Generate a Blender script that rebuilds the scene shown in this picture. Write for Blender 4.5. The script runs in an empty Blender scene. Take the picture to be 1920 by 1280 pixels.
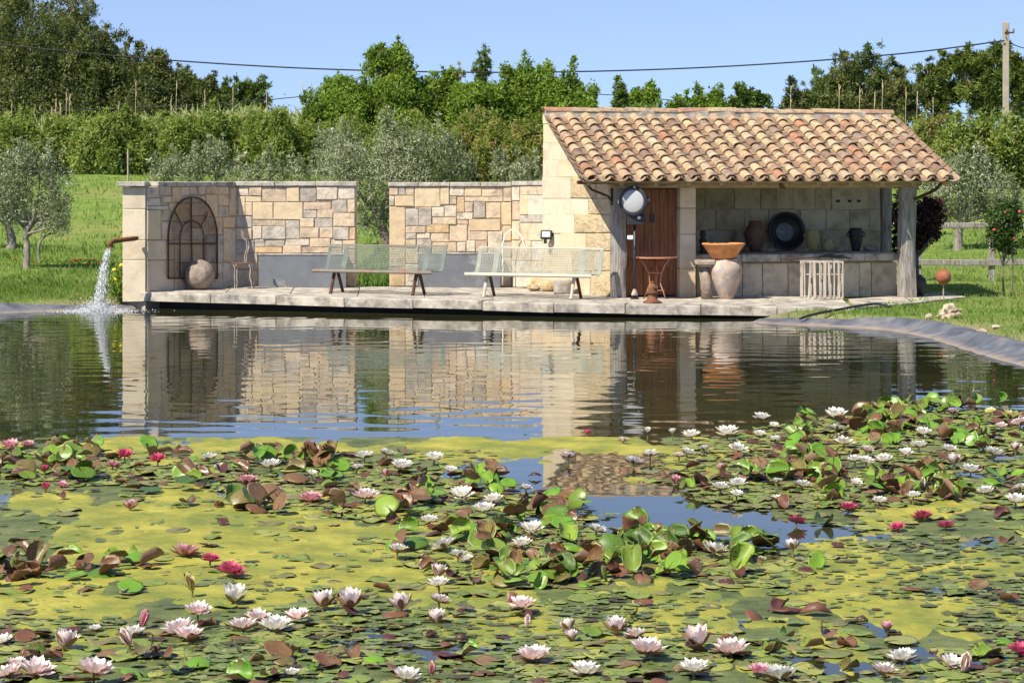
import bpy, bmesh, math, random
import numpy as np
from mathutils import Vector, Matrix, noise as mnoise

# ------------------------------------------------------------------ camera, world, sun, exposure
scene = bpy.context.scene
col = scene.collection
H, F, YH = 2.27, 4200.0, 338.0            # eye height above the water, focal length and horizon row (1920 px wide photo)
cam_d = bpy.data.cameras.new('camera'); cam = bpy.data.objects.new('camera', cam_d); col.objects.link(cam)
cam.location = (0, 0, H); cam.rotation_euler = (math.radians(90), 0, 0)
cam_d.sensor_width = 36; cam_d.lens = 36*F/1920; cam_d.shift_y = -(640-YH)/1920
cam_d.clip_start = 0.1; cam_d.clip_end = 5000
scene.camera = cam
SUN = Vector((.56, .60, -1.0)).normalized()          # direction the light travels
world = bpy.data.worlds.new('World'); scene.world = world; world.use_nodes = True
wn, wl = world.node_tree.nodes, world.node_tree.links
for n in list(wn): wn.remove(n)
sky = wn.new('ShaderNodeTexSky'); sky.sky_type = 'NISHITA'; sky.sun_disc = False
sky.sun_elevation = math.asin(-SUN.z); sky.sun_rotation = math.atan2(-SUN.x, -SUN.y) % (2*math.pi)
sky.air_density = 1.0; sky.dust_density = 0.0; sky.ozone_density = 4.0
tc = wn.new('ShaderNodeTexCoord'); va = wn.new('ShaderNodeVectorMath'); va.operation = 'ADD'; va.inputs[1].default_value = (0, 0, .14)
bg = wn.new('ShaderNodeBackground'); bg.inputs[1].default_value = .112
wo = wn.new('ShaderNodeOutputWorld')
wl.new(tc.outputs['Generated'], va.inputs[0]); wl.new(va.outputs[0], sky.inputs[0])
tn = wn.new('ShaderNodeMix'); tn.data_type = 'RGBA'; tn.blend_type = 'MULTIPLY'; tn.inputs[0].default_value = 1; tn.inputs[7].default_value = (1.17, 1.02, 1.02, 1)   # clear-air tint over the whole sky
wl.new(sky.outputs[0], tn.inputs[6]); wl.new(tn.outputs[2], bg.inputs[0]); wl.new(bg.outputs[0], wo.inputs[0])
sd = bpy.data.lights.new('sun', 'SUN'); sd.energy = 5.0; sd.angle = math.radians(.53); sd.color = (1, .93, .80)
so = bpy.data.objects.new('sun', sd); col.objects.link(so); so.location = (-20, -10, 40)
so.rotation_euler = SUN.to_track_quat('-Z', 'Y').to_euler()
scene.view_settings.view_transform = 'Standard'; scene.view_settings.look = 'None'
scene.view_settings.exposure = 0.66; scene.view_settings.gamma = 1
scene.view_settings.use_curve_mapping = False
scene.render.engine = 'CYCLES'

rng = np.random.default_rng(7); random.seed(7)

# ------------------------------------------------------------------ helpers
def W(px, py, Y): return Vector(((px-960)*Y/F, Y, H+(YH-py)*Y/F))
def PX(px, Y): return (px-960)*Y/F
def floorZ(X): return .295-.0085*(X+6.5)
def onfloor(px, py):
    Y = (H-.295+.0085*6.5)*F/((py-YH)-.0085*(px-960)); X = PX(px, Y)
    return Vector((X, Y, floorZ(X)))
def onwater(px, py):
    Y = H*F/(py-YH); return Vector((PX(px, Y), Y, 0))

WORLD = {}                                 # world origin of every object (no object but benches etc. is rotated)
def tag(o, label=None, cat=None, group=None, kind=None):
    if label: o['label'] = label
    if cat: o['category'] = cat
    if group: o['group'] = group
    if kind: o['kind'] = kind
    return o
def root(name, loc, label, cat, group=None, rz=0):
    o = bpy.data.objects.new(name, None); col.objects.link(o); o.location = loc; o.rotation_euler = (0, 0, rz)
    o.empty_display_size = .1; WORLD[o.name] = Vector((0, 0, 0)) if rz else Vector(loc)
    return tag(o, label, cat, group)

class MB:
    def __init__(s): s.v = []; s.f = []; s.m = []; s.n = 0
    def add(s, v, f, m=0):
        b = s.n; s.v += [tuple(p) for p in v]; s.n += len(v)
        s.f += [tuple(i+b for i in q) for q in f]; s.m += [m]*len(f); return s
    def box(s, c, size, rot=None, m=0, taper=1.0):
        hx, hy, hz = size[0]/2, size[1]/2, size[2]/2
        P = [Vector((x*hx*(taper if z > 0 else 1), y*hy*(taper if z > 0 else 1), z*hz)) for z in (-1, 1) for x, y in ((-1, -1), (1, -1), (1, 1), (-1, 1))]
        if rot is not None: P = [rot @ p for p in P]
        c = Vector(c)
        return s.add([p+c for p in P], [(3, 2, 1, 0), (4, 5, 6, 7), (0, 1, 5, 4), (1, 2, 6, 5), (2, 3, 7, 6), (3, 0, 4, 7)], m)
    def bevbox(s, c, size, b=.01, rot=None, m=0, jit=0):
        # chamfered box
        hx, hy, hz = [q/2 for q in size]; P = []
        bm = bmesh.new(); bmesh.ops.create_cube(bm, size=1)
        for v in bm.verts: v.co = Vector((v.co.x*2*hx, v.co.y*2*hy, v.co.z*2*hz))
        bmesh.ops.bevel(bm, geom=bm.edges[:], offset=b, segments=1, affect='EDGES')
        bm.verts.index_update(); c = Vector(c)
        vs = []
        for v in bm.verts:
            p = v.co.copy()
            if jit: p += Vector((random.uniform(-jit, jit), random.uniform(-jit, jit), random.uniform(-jit, jit)))
            vs.append((rot @ p if rot is not None else p)+c)
        fs = [tuple(v.index for v in f.verts) for f in bm.faces]; bm.free()
        return s.add(vs, fs, m)
    def tube(s, pts, r, seg=8, m=0, cap=True):
        pts = [Vector(p) for p in pts]; n = len(pts)
        rs = r if hasattr(r, '__len__') else [r]*n
        V = []; Fc = []; prev = None
        for i, p in enumerate(pts):
            t = (pts[min(i+1, n-1)]-pts[max(i-1, 0)]).normalized()
            if prev is None: a = t.orthogonal().normalized()
            else: a = (prev-t*prev.dot(t)).normalized()
            prev = a; bb = t.cross(a)
            for k in range(seg):
                q = 2*math.pi*k/seg; V.append(p+(a*math.cos(q)+bb*math.sin(q))*rs[i])
        for i in range(n-1):
            for k in range(seg):
                k2 = (k+1) % seg; Fc.append((i*seg+k, i*seg+k2, (i+1)*seg+k2, (i+1)*seg+k))
        if cap: Fc += [tuple(range(seg-1, -1, -1)), tuple(range((n-1)*seg, n*seg))]
        return s.add(V, Fc, m)
    def lathe(s, prof, c=(0, 0, 0), seg=24, m=0, axis=None, jit=0):
        # prof: (r, z) pairs, axis: optional Matrix 3x3
        c = Vector(c); V = []; Fc = []; n = len(prof)
        for r, z in prof:
            for k in range(seg):
                q = 2*math.pi*k/seg; p = Vector((r*math.cos(q), r*math.sin(q), z))
                if jit: p += p.normalized()*jit*mnoise.noise(p*6)
                V.append((axis @ p if axis is not None else p)+c)
        for i in range(n-1):
            for k in range(seg):
                k2 = (k+1) % seg; Fc.append((i*seg+k, i*seg+k2, (i+1)*seg+k2, (i+1)*seg+k))
        Fc += [tuple(range(seg-1, -1, -1)), tuple(range((n-1)*seg, n*seg))]
        return s.add(V, Fc, m)
    def poly_prism(s, poly, z0, z1, m=0):
        n = len(poly); z0f = z0 if callable(z0) else (lambda x, y: z0); z1f = z1 if callable(z1) else (lambda x, y: z1)
        V = [(x, y, z0f(x, y)) for x, y in poly]+[(x, y, z1f(x, y)) for x, y in poly]
        return s.add(V, [tuple(range(n-1, -1, -1)), tuple(range(n, 2*n))]+[(i, (i+1) % n, (i+1) % n+n, i+n) for i in range(n)], m)
    def mesh(s, name, mats, smooth=False, origin=(0, 0, 0)):
        me = bpy.data.meshes.new(name); o = Vector(origin)
        me.from_pydata([Vector(p)-o for p in s.v], [], s.f)
        for m in (mats if isinstance(mats, (list, tuple)) else [mats]): me.materials.append(m)
        if any(s.m): me.polygons.foreach_set('material_index', s.m)
        if smooth: me.polygons.foreach_set('use_smooth', [True]*len(s.f))
        me.validate(); me.update(); return me
    def build(s, name, mats, parent=None, origin=None, smooth=False):
        # vertices are in world coordinates (or in the rotated parent's own frame); origin = object origin
        if origin is None:
            a = np.array(s.v); origin = Vector(((a[:, 0].min()+a[:, 0].max())/2, (a[:, 1].min()+a[:, 1].max())/2, a[:, 2].min()))
        return link(name, s.mesh(name, mats, smooth, origin), parent, origin)
def link(name, me, parent=None, origin=(0, 0, 0)):
    o = bpy.data.objects.new(name, me); col.objects.link(o); origin = Vector(origin)
    WORLD[o.name] = origin
    if parent is not None:
        o.parent = parent; o.location = origin-WORLD[parent.name]
    else: o.location = origin
    return o
def smooth_angle(o, ang=40):
    me = o.data; me.polygons.foreach_set('use_smooth', [True]*len(me.polygons))
    try: me.set_sharp_from_angle(angle=math.radians(ang))
    except Exception: pass
    return o

# ------------------------------------------------------------------ materials
def nt(name):
    m = bpy.data.materials.new(name); m.use_nodes = True; t = m.node_tree
    for n in list(t.nodes): t.nodes.remove(n)
    out = t.nodes.new('ShaderNodeOutputMaterial'); return m, t.nodes, t.links, out
def ramp(N, stops, interp='LINEAR'):
    r = N.new('ShaderNodeValToRGB'); r.color_ramp.interpolation = interp; e = r.color_ramp.elements
    while len(e) > 1: e.remove(e[-1])
    for i, (p, c) in enumerate(stops):
        x = e[0] if i == 0 else e.new(p)
        x.position = p; x.color = (c[0], c[1], c[2], 1)
    return r
def mixc(N, L, fac, a, b, mode='MIX'):
    m = N.new('ShaderNodeMix'); m.data_type = 'RGBA'; m.blend_type = mode
    for s, v in ((0, fac), (6, a), (7, b)):
        if hasattr(v, 'is_output'): L.new(v, m.inputs[s])
        elif isinstance(v, (int, float)): m.inputs[s].default_value = v
        else: m.inputs[s].default_value = (*v, 1)
    return m.outputs[2]
def pm(name, cols, scale=4, rough=.85, bump=.3, bscale=None, rand=None, stain_or_light=None, metallic=0, spec=.3, detail=5, stretch=(1, 1, 1), dist=.02, brick=None):
    """cols: noise ramp; rand: colour stops chosen per object; stain: (colour, scale, lo, hi, amount)"""
    m, N, L, out = nt(name); b = N.new('ShaderNodeBsdfPrincipled'); L.new(b.outputs[0], out.inputs[0])
    tc = N.new('ShaderNodeTexCoord'); oi = N.new('ShaderNodeObjectInfo')
    mul = N.new('ShaderNodeMath'); mul.operation = 'MULTIPLY'; mul.inputs[1].default_value = 57.3; L.new(oi.outputs['Random'], mul.inputs[0])
    mp = N.new('ShaderNodeMapping'); mp.inputs['Scale'].default_value = stretch; L.new(tc.outputs['Object'], mp.inputs[0])
    ad = N.new('ShaderNodeVectorMath'); ad.operation = 'ADD'; L.new(mp.outputs[0], ad.inputs[0]); L.new(mul.outputs[0], ad.inputs[1])
    def noi(sc, det=detail, ro=.6):
        n = N.new('ShaderNodeTexNoise'); n.inputs['Scale'].default_value = sc; n.inputs['Detail'].default_value = det
        n.inputs['Roughness'].default_value = ro; L.new(ad.outputs[0], n.inputs['Vector']); return n.outputs['Fac']
    n1 = noi(scale); k = len(cols)
    c = ramp(N, [(.3+.4*i/max(1, k-1), x) for i, x in enumerate(cols)]); L.new(n1, c.inputs[0]); cur = c.outputs[0]
    if rand:
        r = ramp(N, [(i/len(rand), x) for i, x in enumerate(rand)], 'CONSTANT'); L.new(oi.outputs['Random'], r.inputs[0])
        cur = mixc(N, L, 1.0, r.outputs[0], cur, 'MULTIPLY')
    for st in ([stain_or_light] if stain_or_light and not isinstance(stain_or_light[0], (list,)) else (stain_or_light or [])):
        sc, ss, lo, hi, am = st
        n2 = noi(ss, 6, .7); rr = ramp(N, [(lo, (0, 0, 0)), (hi, (am, am, am))]); L.new(n2, rr.inputs[0])
        cur = mixc(N, L, rr.outputs[0], cur, sc)
    L.new(cur, b.inputs['Base Color'])
    b.inputs['Roughness'].default_value = rough; b.inputs['Metallic'].default_value = metallic
    b.inputs['Specular IOR Level'].default_value = spec
    if bump:
        bn = N.new('ShaderNodeBump'); bn.inputs['Strength'].default_value = bump; bn.inputs['Distance'].default_value = dist
        L.new(noi(bscale or scale*3, 6, .65), bn.inputs['Height']); L.new(bn.outputs[0], b.inputs['Normal'])
    return m
def leafm(name, cols, trans=.35, rough=.55, spec=.25):
    m, N, L, out = nt(name); b = N.new('ShaderNodeBsdfPrincipled'); t = N.new('ShaderNodeBsdfTranslucent'); mx = N.new('ShaderNodeMixShader')
    a = N.new('ShaderNodeAttribute'); a.attribute_name = 'tint'
    r = ramp(N, [(i/max(1, len(cols)-1), x) for i, x in enumerate(cols)]); L.new(a.outputs['Fac'], r.inputs[0])
    L.new(r.outputs[0], b.inputs['Base Color']); b.inputs['Roughness'].default_value = rough; b.inputs['Specular IOR Level'].default_value = spec
    g = mixc(N, L, 1.0, r.outputs[0], (1.25, 1.3, .6), 'MULTIPLY'); L.new(g, t.inputs[0])
    mx.inputs[0].default_value = trans; L.new(b.outputs[0], mx.inputs[1]); L.new(t.outputs[0], mx.inputs[2]); L.new(mx.outputs[0], out.inputs[0])
    return m

M = {}
cream = (.62, .49, .34); ochre = (.60, .43, .25); greyst = (.44, .385, .32); whit = (.64, .55, .43); tan = (.57, .45, .32)
M['stone'] = pm('limestone_rubble', [(.62, .62, .62), (.95, .95, .95), (1.12, 1.1, 1.06)], 5, .92, .7, 14,
                rand=[cream, whit, tan, cream, ochre, whit, greyst, cream, tan, whit, (.56, .42, .30), cream], stain_or_light=((.16, .15, .13), 3.2, .56, .72, .75), dist=.03)
M['stone_grey'] = pm('weathered_limestone', [(.62, .62, .62), (.95, .95, .95), (1.1, 1.1, 1.08)], 5, .92, .7, 14,
                rand=[(.50, .445, .375), (.52, .47, .40), (.47, .41, .335)], stain_or_light=((.14, .13, .12), 4, .5, .7, .7), dist=.03)
M['stone_ochre'] = pm('ochre_limestone', [(.8, .8, .8), (1, 1, 1), (1.1, 1.1, 1.1)], 6, .92, .5, 14,
                rand=[(.60, .455, .285), (.61, .485, .315), (.58, .44, .28)], dist=.02)
M['ashlar'] = pm('smooth_limestone', [(.82, .8, .76), (1, 1, 1), (1.08, 1.07, 1.04)], 3, .9, .45, 18,
                rand=[(.63, .52, .36), (.64, .54, .39), (.62, .50, .33), (.61, .51, .37)], stain_or_light=((.50, .36, .17), 2.5, .55, .75, .6), dist=.015)
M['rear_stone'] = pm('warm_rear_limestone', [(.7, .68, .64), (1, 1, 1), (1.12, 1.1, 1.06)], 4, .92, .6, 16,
                rand=[(.56, .46, .33), (.60, .50, .37), (.53, .43, .30), (.58, .47, .34)], stain_or_light=((.22, .18, .13), 3, .50, .70, .7), dist=.02)
M['ball_rust'] = pm('dark_red_rust', [(.20, .06, .03), (.30, .10, .05), (.36, .14, .08)], 9, .8, .3, 30, dist=.004)
M['rough_ashlar'] = pm('rough_limestone', [(.75, .72, .66), (1, 1, 1), (1.1, 1.1, 1.1)], 7, .95, 1.0, 16,
                rand=[(.60, .47, .28), (.62, .49, .31), (.58, .45, .27)], stain_or_light=((.45, .30, .12), 4, .5, .7, .5), dist=.06)
M['mortar'] = pm('pale_mortar', [(.42, .36, .27), (.54, .47, .36)], 8, .95, .7, 30)
M['coping'] = pm('coping_stone', [(.30, .27, .23), (.44, .40, .34), (.52, .47, .40)], 4, .92, .5, 14, stain_or_light=((.13, .12, .11), 5, .48, .66, .8))
M['slab'] = pm('terrace_slab', [(.36, .32, .26), (.50, .45, .37), (.58, .53, .45)], 3, .9, .5, 16, rand=[(1, 1, 1), (.9, .9, .9), (1.05, 1.02, .98), (.95, .93, .9)],
                stain_or_light=[[(.13, .12, .105), 3.5, .42, .62, .85], [(.52, .48, .42), 9, .58, .7, .6]], dist=.015)
M['concrete_dark'] = pm('dark_concrete', [(.03, .028, .022), (.06, .055, .04)], 4, .7, .3)  # very dark concrete tone for the terrace core
M['tile'] = pm('roof_clay', [(.72, .68, .62), (1, 1, 1), (1.12, 1.1, 1.06)], 9, .88, .4, 30,
                rand=[(.44, .295, .17), (.45, .33, .195), (.41, .26, .155), (.46, .345, .19), (.43, .275, .16), (.45, .33, .205), (.36, .20, .12), (.45, .315, .18),
                      (.39, .29, .185), (.44, .30, .175), (.29, .20, .14), (.46, .345, .21), (.43, .285, .165), (.44, .32, .19), (.40, .265, .16), (.43, .30, .18), (.38, .18, .10), (.45, .335, .20), (.22, .13, .09), (.44, .31, .18), (.46, .36, .23)],
                stain_or_light=[[(.55, .50, .39), 11, .60, .72, .7], [(.12, .105, .09), 6, .50, .66, .85], [(.20, .17, .13), 16, .52, .64, .5], [(.55, .30, .05), 3, .66, .74, .6]], dist=.01)
M['tile_channel'] = pm('shaded_dirty_clay', [(.66, .62, .56), (.95, .95, .95), (1.1, 1.08, 1.04)], 9, .9, .4, 30,
                rand=[(.30, .20, .125), (.33, .24, .155), (.27, .175, .11), (.34, .25, .16)], stain_or_light=[[(.10, .09, .075), 7, .48, .64, .8], [(.46, .41, .31), 12, .62, .74, .6]], dist=.01)  # clay darkened to paint the shadow between tile columns; blotches are dirt
M['wood'] = pm('weathered_timber', [(.13, .11, .09), (.30, .27, .24), (.42, .39, .35)], 5, .85, .8, 9, stretch=(6, 6, .7), dist=.03, stain_or_light=((.20, .12, .06), 3, .55, .72, .6))
M['beam'] = pm('oak_beam', [(.24, .16, .09), (.40, .29, .17), (.50, .38, .24)], 4, .85, .6, 9, stretch=(.7, 6, 6), dist=.02)
M['door'] = pm('stained_door', [(.13, .05, .022), (.24, .10, .045), (.30, .14, .07)], 4, .7, .4, 10, stretch=(8, 8, .6), dist=.01)
M['rust'] = pm('rusty_iron', [(.07, .03, .02), (.16, .065, .03), (.24, .11, .05)], 14, .8, .4, 40, dist=.004)
M['rust_dark'] = pm('dark_rusty_iron', [(.035, .02, .015), (.08, .038, .022), (.12, .06, .035)], 14, .8, .3, 40, dist=.004)
M['rust_pink'] = pm('faded_red_paint', [(.34, .13, .07), (.46, .20, .12), (.52, .26, .17)], 12, .75, .3, 40, dist=.003)
M['iron_pale'] = pm('pale_rusted_iron', [(.20, .13, .09), (.38, .31, .25), (.55, .50, .43)], 12, .7, .2, 40, dist=.003)
M['black'] = pm('black_metal', [(.012, .012, .013), (.03, .03, .032)], 10, .45, .1, 40, dist=.003, spec=.5)
M['zinc'] = pm('zinc_sheet', [(.13, .138, .155), (.18, .188, .205)], 3, .45, .1, 20, dist=.003, spec=.5, stain_or_light=[[(.34, .335, .32), 1.9, .58, .64, .55], [(.08, .08, .085), 5, .55, .7, .5], [(.30, .27, .23), 11, .60, .72, .5]])  # first pale blotches paint light spots thrown by the water; the rest are marks
M['chrome'] = pm('nickel_rim', [(.55, .55, .56), (.7, .7, .7)], 6, .25, .05, metallic=1.0)
M['white'] = pm('white_plastic', [(.72, .72, .70), (.8, .8, .78)], 6, .5, .05)
M['stoneball'] = pm('worn_stone', [(.17, .13, .10), (.29, .23, .18), (.38, .31, .25)], 7, .92, .9, 18, stain_or_light=((.15, .12, .10), 5, .55, .7, .6), dist=.03)
M['terra'] = pm('terracotta', [(.42, .17, .06), (.58, .25, .09), (.64, .30, .13)], 6, .85, .3, 25, dist=.008)
M['urn'] = pm('aged_earthenware', [(.30, .21, .15), (.44, .33, .25), (.54, .46, .38)], 6, .9, .6, 16, stain_or_light=((.30, .29, .29), 4, .48, .62, .8), dist=.02)
M['clay_brown'] = pm('brown_glazed_clay', [(.10, .055, .035), (.20, .11, .07)], 6, .6, .2, spec=.4)
M['clay_yellow'] = pm('yellow_glazed_clay', [(.30, .24, .09), (.48, .40, .17)], 6, .5, .2, spec=.5)
M['clay_dark'] = pm('dark_clay', [(.02, .017, .015), (.05, .04, .035)], 6, .55, .3, spec=.5)
M['slat'] = pm('bleached_wood', [(.26, .21, .16), (.44, .38, .31), (.56, .50, .42)], 5, .85, .5, 10, stretch=(6, 6, .7), dist=.01)
M['liner'] = pm('rubber_pond_liner', [(.06, .066, .08), (.115, .122, .14), (.20, .19, .175)], 2.5, .7, .4, 8, stain_or_light=((.26, .20, .15), 2.2, .56, .72, .7), dist=.02)
_lm = M['liner'].node_tree; _g = _lm.nodes.new('ShaderNodeNewGeometry'); _sx = _lm.nodes.new('ShaderNodeSeparateXYZ'); _lm.links.new(_g.outputs['Position'], _sx.inputs[0])
_nz = _lm.nodes.new('ShaderNodeTexNoise'); _nz.inputs['Scale'].default_value = 2.5; _nz.inputs['Detail'].default_value = 5; _lm.links.new(_g.outputs['Position'], _nz.inputs['Vector'])
_ad = _lm.nodes.new('ShaderNodeMath'); _ad.operation = 'MULTIPLY_ADD'; _ad.inputs[1].default_value = .07; _lm.links.new(_nz.outputs['Fac'], _ad.inputs[0]); _lm.links.new(_sx.outputs[2], _ad.inputs[2])
_rp = ramp(_lm.nodes, [(.028, (.75, .75, .75)), (.075, (0, 0, 0))]); _lm.links.new(_ad.outputs[0], _rp.inputs[0])       # dried silt along the waterline
_bs = next(n for n in _lm.nodes if n.type == 'BSDF_PRINCIPLED'); _src = _bs.inputs[0].links[0].from_socket
_lm.links.new(mixc(_lm.nodes, _lm.links, _rp.outputs[0], _src, (.34, .25, .175)), _bs.inputs[0])
M['soil'] = pm('bare_earth', [(.26, .18, .11), (.40, .30, .20)], 5, .95, .8, 20, dist=.03)
M['bark'] = pm('tree_bark', [(.09, .07, .055), (.20, .165, .13), (.28, .24, .2)], 8, .95, .9, 22, stretch=(3, 3, .8), dist=.03)
M['bark_olive'] = pm('olive_bark', [(.12, .10, .08), (.26, .23, .19), (.36, .32, .27)], 8, .95, .9, 22, stretch=(3, 3, .8), dist=.03)
M['pole'] = pm('concrete_pole', [(.30, .25, .20), (.42, .36, .30)], 3, .9, .4)
M['cable'] = pm('black_cable', [(.015, .015, .016), (.03, .03, .03)], 3, .6, 0)
M['rock'] = pm('pale_rock', [(.28, .20, .13), (.44, .35, .25), (.54, .46, .36)], 7, .95, .8, 18, dist=.03)
g1, g2, g3 = (.060, .105, .010), (.115, .190, .018), (.20, .23, .045)
M['grassblade'] = leafm('grass_blade', [(.10, .175, .030), (.17, .265, .05), (.25, .325, .085), (.38, .36, .15)], .45)
M['conifer'] = leafm('conifer_needles', [(.040, .054, .020), (.105, .128, .038), (.22, .235, .07)], .35)
M['cypress'] = leafm('cypress_needles', [(.06, .10, .026), (.125, .185, .042), (.21, .265, .06)], .4)
M['broad'] = leafm('broad_leaves', [(.09, .145, .022), (.19, .285, .040), (.30, .40, .075)], .5)
M['hedge'] = leafm('hedge_leaves', [(.11, .155, .034), (.20, .275, .058), (.29, .36, .09), (.38, .38, .14)], .5)
M['hedge_red'] = leafm('red_tipped_leaves', [(.12, .165, .036), (.20, .265, .055), (.29, .32, .09), (.44, .28, .14)], .5)
M['olive'] = leafm('olive_leaves', [(.15, .18, .085), (.23, .26, .14), (.34, .36, .23), (.42, .43, .30)], .25, .5, .4)
M['purple'] = leafm('dark_red_leaves', [(.020, .016, .014), (.04, .022, .02), (.075, .030, .024), (.12, .04, .03)], .25)
M['rose'] = leafm('rose_leaves', [(.025, .055, .012), (.05, .095, .018), (.09, .14, .03)], .3)
M['reed'] = leafm('reed_leaves', [(.24, .28, .10), (.36, .38, .16), (.46, .46, .23)], .4)
M['cane'] = pm('dry_cane', [(.50, .38, .22), (.62, .50, .32)], 5, .8, 0)
def plain(name, c, rough=.5, spec=.3, sss=0):
    m, N, L, out = nt(name); b = N.new('ShaderNodeBsdfPrincipled'); L.new(b.outputs[0], out.inputs[0])
    n = N.new('ShaderNodeTexNoise'); n.inputs['Scale'].default_value = 14; n.inputs['Detail'].default_value = 3
    r = ramp(N, [(.3, [x*.86 for x in c]), (.7, [min(1, x*1.1) for x in c])]); L.new(n.outputs['Fac'], r.inputs[0]); L.new(r.outputs[0], b.inputs[0])
    b.inputs['Roughness'].default_value = rough; b.inputs['Specular IOR Level'].default_value = spec
    return m
def glass(name, c=(.9, .92, .95), rough=.05, tr=.9):
    m, N, L, out = nt(name); b = N.new('ShaderNodeBsdfPrincipled'); L.new(b.outputs[0], out.inputs[0])
    b.inputs['Base Color'].default_value = (*c, 1); b.inputs['Roughness'].default_value = rough
    b.inputs['Transmission Weight'].default_value = tr; b.inputs['IOR'].default_value = 1.45
    return m
M['pale_glass'] = plain('pale_floodlight_glass', (.50, .55, .60), .15, .5)
M['lens'] = glass('clear_lens', (.95, .95, .95), .06, .6)
M['poppy'] = plain('poppy_red', (.60, .05, .02)); M['rosepink'] = plain('rose_pink', (.55, .08, .12)); M['yellowflower'] = plain('yellow_petals', (.75, .60, .06))
# ground: grass over earth, straw patches
m, N, L, out = nt('meadow_ground'); b = N.new('ShaderNodeBsdfPrincipled'); L.new(b.outputs[0], out.inputs[0])
tc_ = N.new('ShaderNodeTexCoord')
def gn(sc, det, ro=.6):
    n = N.new('ShaderNodeTexNoise'); n.inputs['Scale'].default_value = sc; n.inputs['Detail'].default_value = det; n.inputs['Roughness'].default_value = ro
    L.new(tc_.outputs['Object'], n.inputs['Vector']); return n.outputs['Fac']
r1 = ramp(N, [(.32, (.095, .16, .026)), (.5, (.165, .245, .045)), (.68, (.24, .295, .075))]); L.new(gn(1.3, 8, .7), r1.inputs[0])
r2 = ramp(N, [(.50, (0, 0, 0)), (.70, (.55, .55, .55))]); L.new(gn(.13, 5), r2.inputs[0])
c1 = mixc(N, L, r2.outputs[0], r1.outputs[0], (.33, .28, .11))
at_ = N.new('ShaderNodeAttribute'); at_.attribute_name = 'tint'          # bare earth trodden along the shore
rs_ = ramp(N, [(.35, (.25, .175, .11)), (.65, (.40, .305, .205))]); L.new(gn(9, 6), rs_.inputs[0])
c1 = mixc(N, L, at_.outputs['Fac'], c1, rs_.outputs[0])
L.new(c1, b.inputs[0]); b.inputs['Roughness'].default_value = .95; b.inputs['Specular IOR Level'].default_value = .1
bn = N.new('ShaderNodeBump'); bn.inputs['Strength'].default_value = .8; bn.inputs['Distance'].default_value = .12; L.new(gn(6, 8, .75), bn.inputs['Height']); L.new(bn.outputs[0], b.inputs['Normal'])
M['ground'] = m
# water: dark olive body under a smooth reflecting surface
m, N, L, out = nt('pond_water'); b = N.new('ShaderNodeBsdfPrincipled'); L.new(b.outputs[0], out.inputs[0])
tc_ = N.new('ShaderNodeTexCoord')
r1 = ramp(N, [(.35, (.018, .022, .009)), (.65, (.042, .042, .016))]); L.new(gn(.35, 4), r1.inputs[0]); L.new(r1.outputs[0], b.inputs[0])
b.inputs['Roughness'].default_value = .015; b.inputs['IOR'].default_value = 1.42; b.inputs['Specular IOR Level'].default_value = .9
M['water'] = m
M['algae'] = pm('floating_algae', [(.13, .15, .028), (.26, .25, .036), (.39, .345, .06)], 2.6, .75, .4, 9, dist=.05, stain_or_light=[[(.14, .175, .03), 1.5, .47, .62, .8], [(.22, .14, .04), 4, .57, .70, .7], [(.48, .42, .10), 9, .58, .72, .5]])
# ------------------------------------------------------------------ ground, pond, liner
LIP = [onfloor(x, y) for x, y in ((262, 547.2), (395, 551), (517, 553.8), (645, 557.5), (774, 560.6), (904, 564), (1038, 568), (1172, 570.5), (1314, 572.5), (1457, 574.5), (1602, 576))]
def catmull(P, n=8):
    P = [np.array(p, float) for p in P]; out = []
    for i in range(len(P)-1):
        a, b_, c, d = P[max(i-1, 0)], P[i], P[i+1], P[min(i+2, len(P)-1)]
        for k in range(n):
            t = k/n; out.append(.5*((2*b_)+(-a+c)*t+(2*a-5*b_+4*c-d)*t*t+(-a+3*b_-3*c+d)*t**3))
    out.append(P[-1]); return np.array(out)
SH_L = catmull([(-26, 37.2), (-18, 37.8), (-12, 37.9), (-9.4, 38.1), (-8.1, 38.9), (-7.0, 39.35), (-6.3, 39.9)])
SH_R = catmull([(3.6, 36.6), (4.2, 35.5), (5.0, 34.9), (5.75, 34.1), (6.08, 32.6), (6.18, 30.6), (6.35, 27.5), (6.8, 21), (7.6, 12), (7.0, 5), (3, 2.2)])
inner = [(p.x, p.y+.75) for p in LIP[:-2]]
POND = np.array([tuple(p) for p in SH_L]+inner+[tuple(p) for p in SH_R]+[(-3, 1.6), (-10, 2.5), (-22, 8), (-27, 20)])
def sdf(X, Y):
    d = np.full(X.shape, 1e9); ins = np.zeros(X.shape, bool); n = len(POND)
    for i in range(n):
        a, b_ = POND[i], POND[(i+1) % n]; e = b_-a; L2 = e@e
        t = np.clip(((X-a[0])*e[0]+(Y-a[1])*e[1])/L2, 0, 1)
        d = np.minimum(d, np.hypot(X-a[0]-t*e[0], Y-a[1]-t*e[1]))
        cr = ((a[1] > Y) != (b_[1] > Y)) & (X < (b_[0]-a[0])*(Y-a[1])/((b_[1]-a[1]) or 1e-9)+a[0]); ins ^= cr
    return np.where(ins, -d, d)
def gprof(X, Y):
    z = np.interp(Y, [-60, 0, 36, 43, 50, 60, 72, 85, 100, 130, 300, 1500], [.5, .35, .13, .15, .32, .78, 1.55, 2.45, 2.75, 3.0, 4, 9])
    return z+.05*np.sin(X*.7+Y*.31)*np.clip((Y-43)/10, 0, 1)+.03*np.sin(X*2.1-Y*1.3)*np.clip((Y-43)/10, 0, 1)
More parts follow.
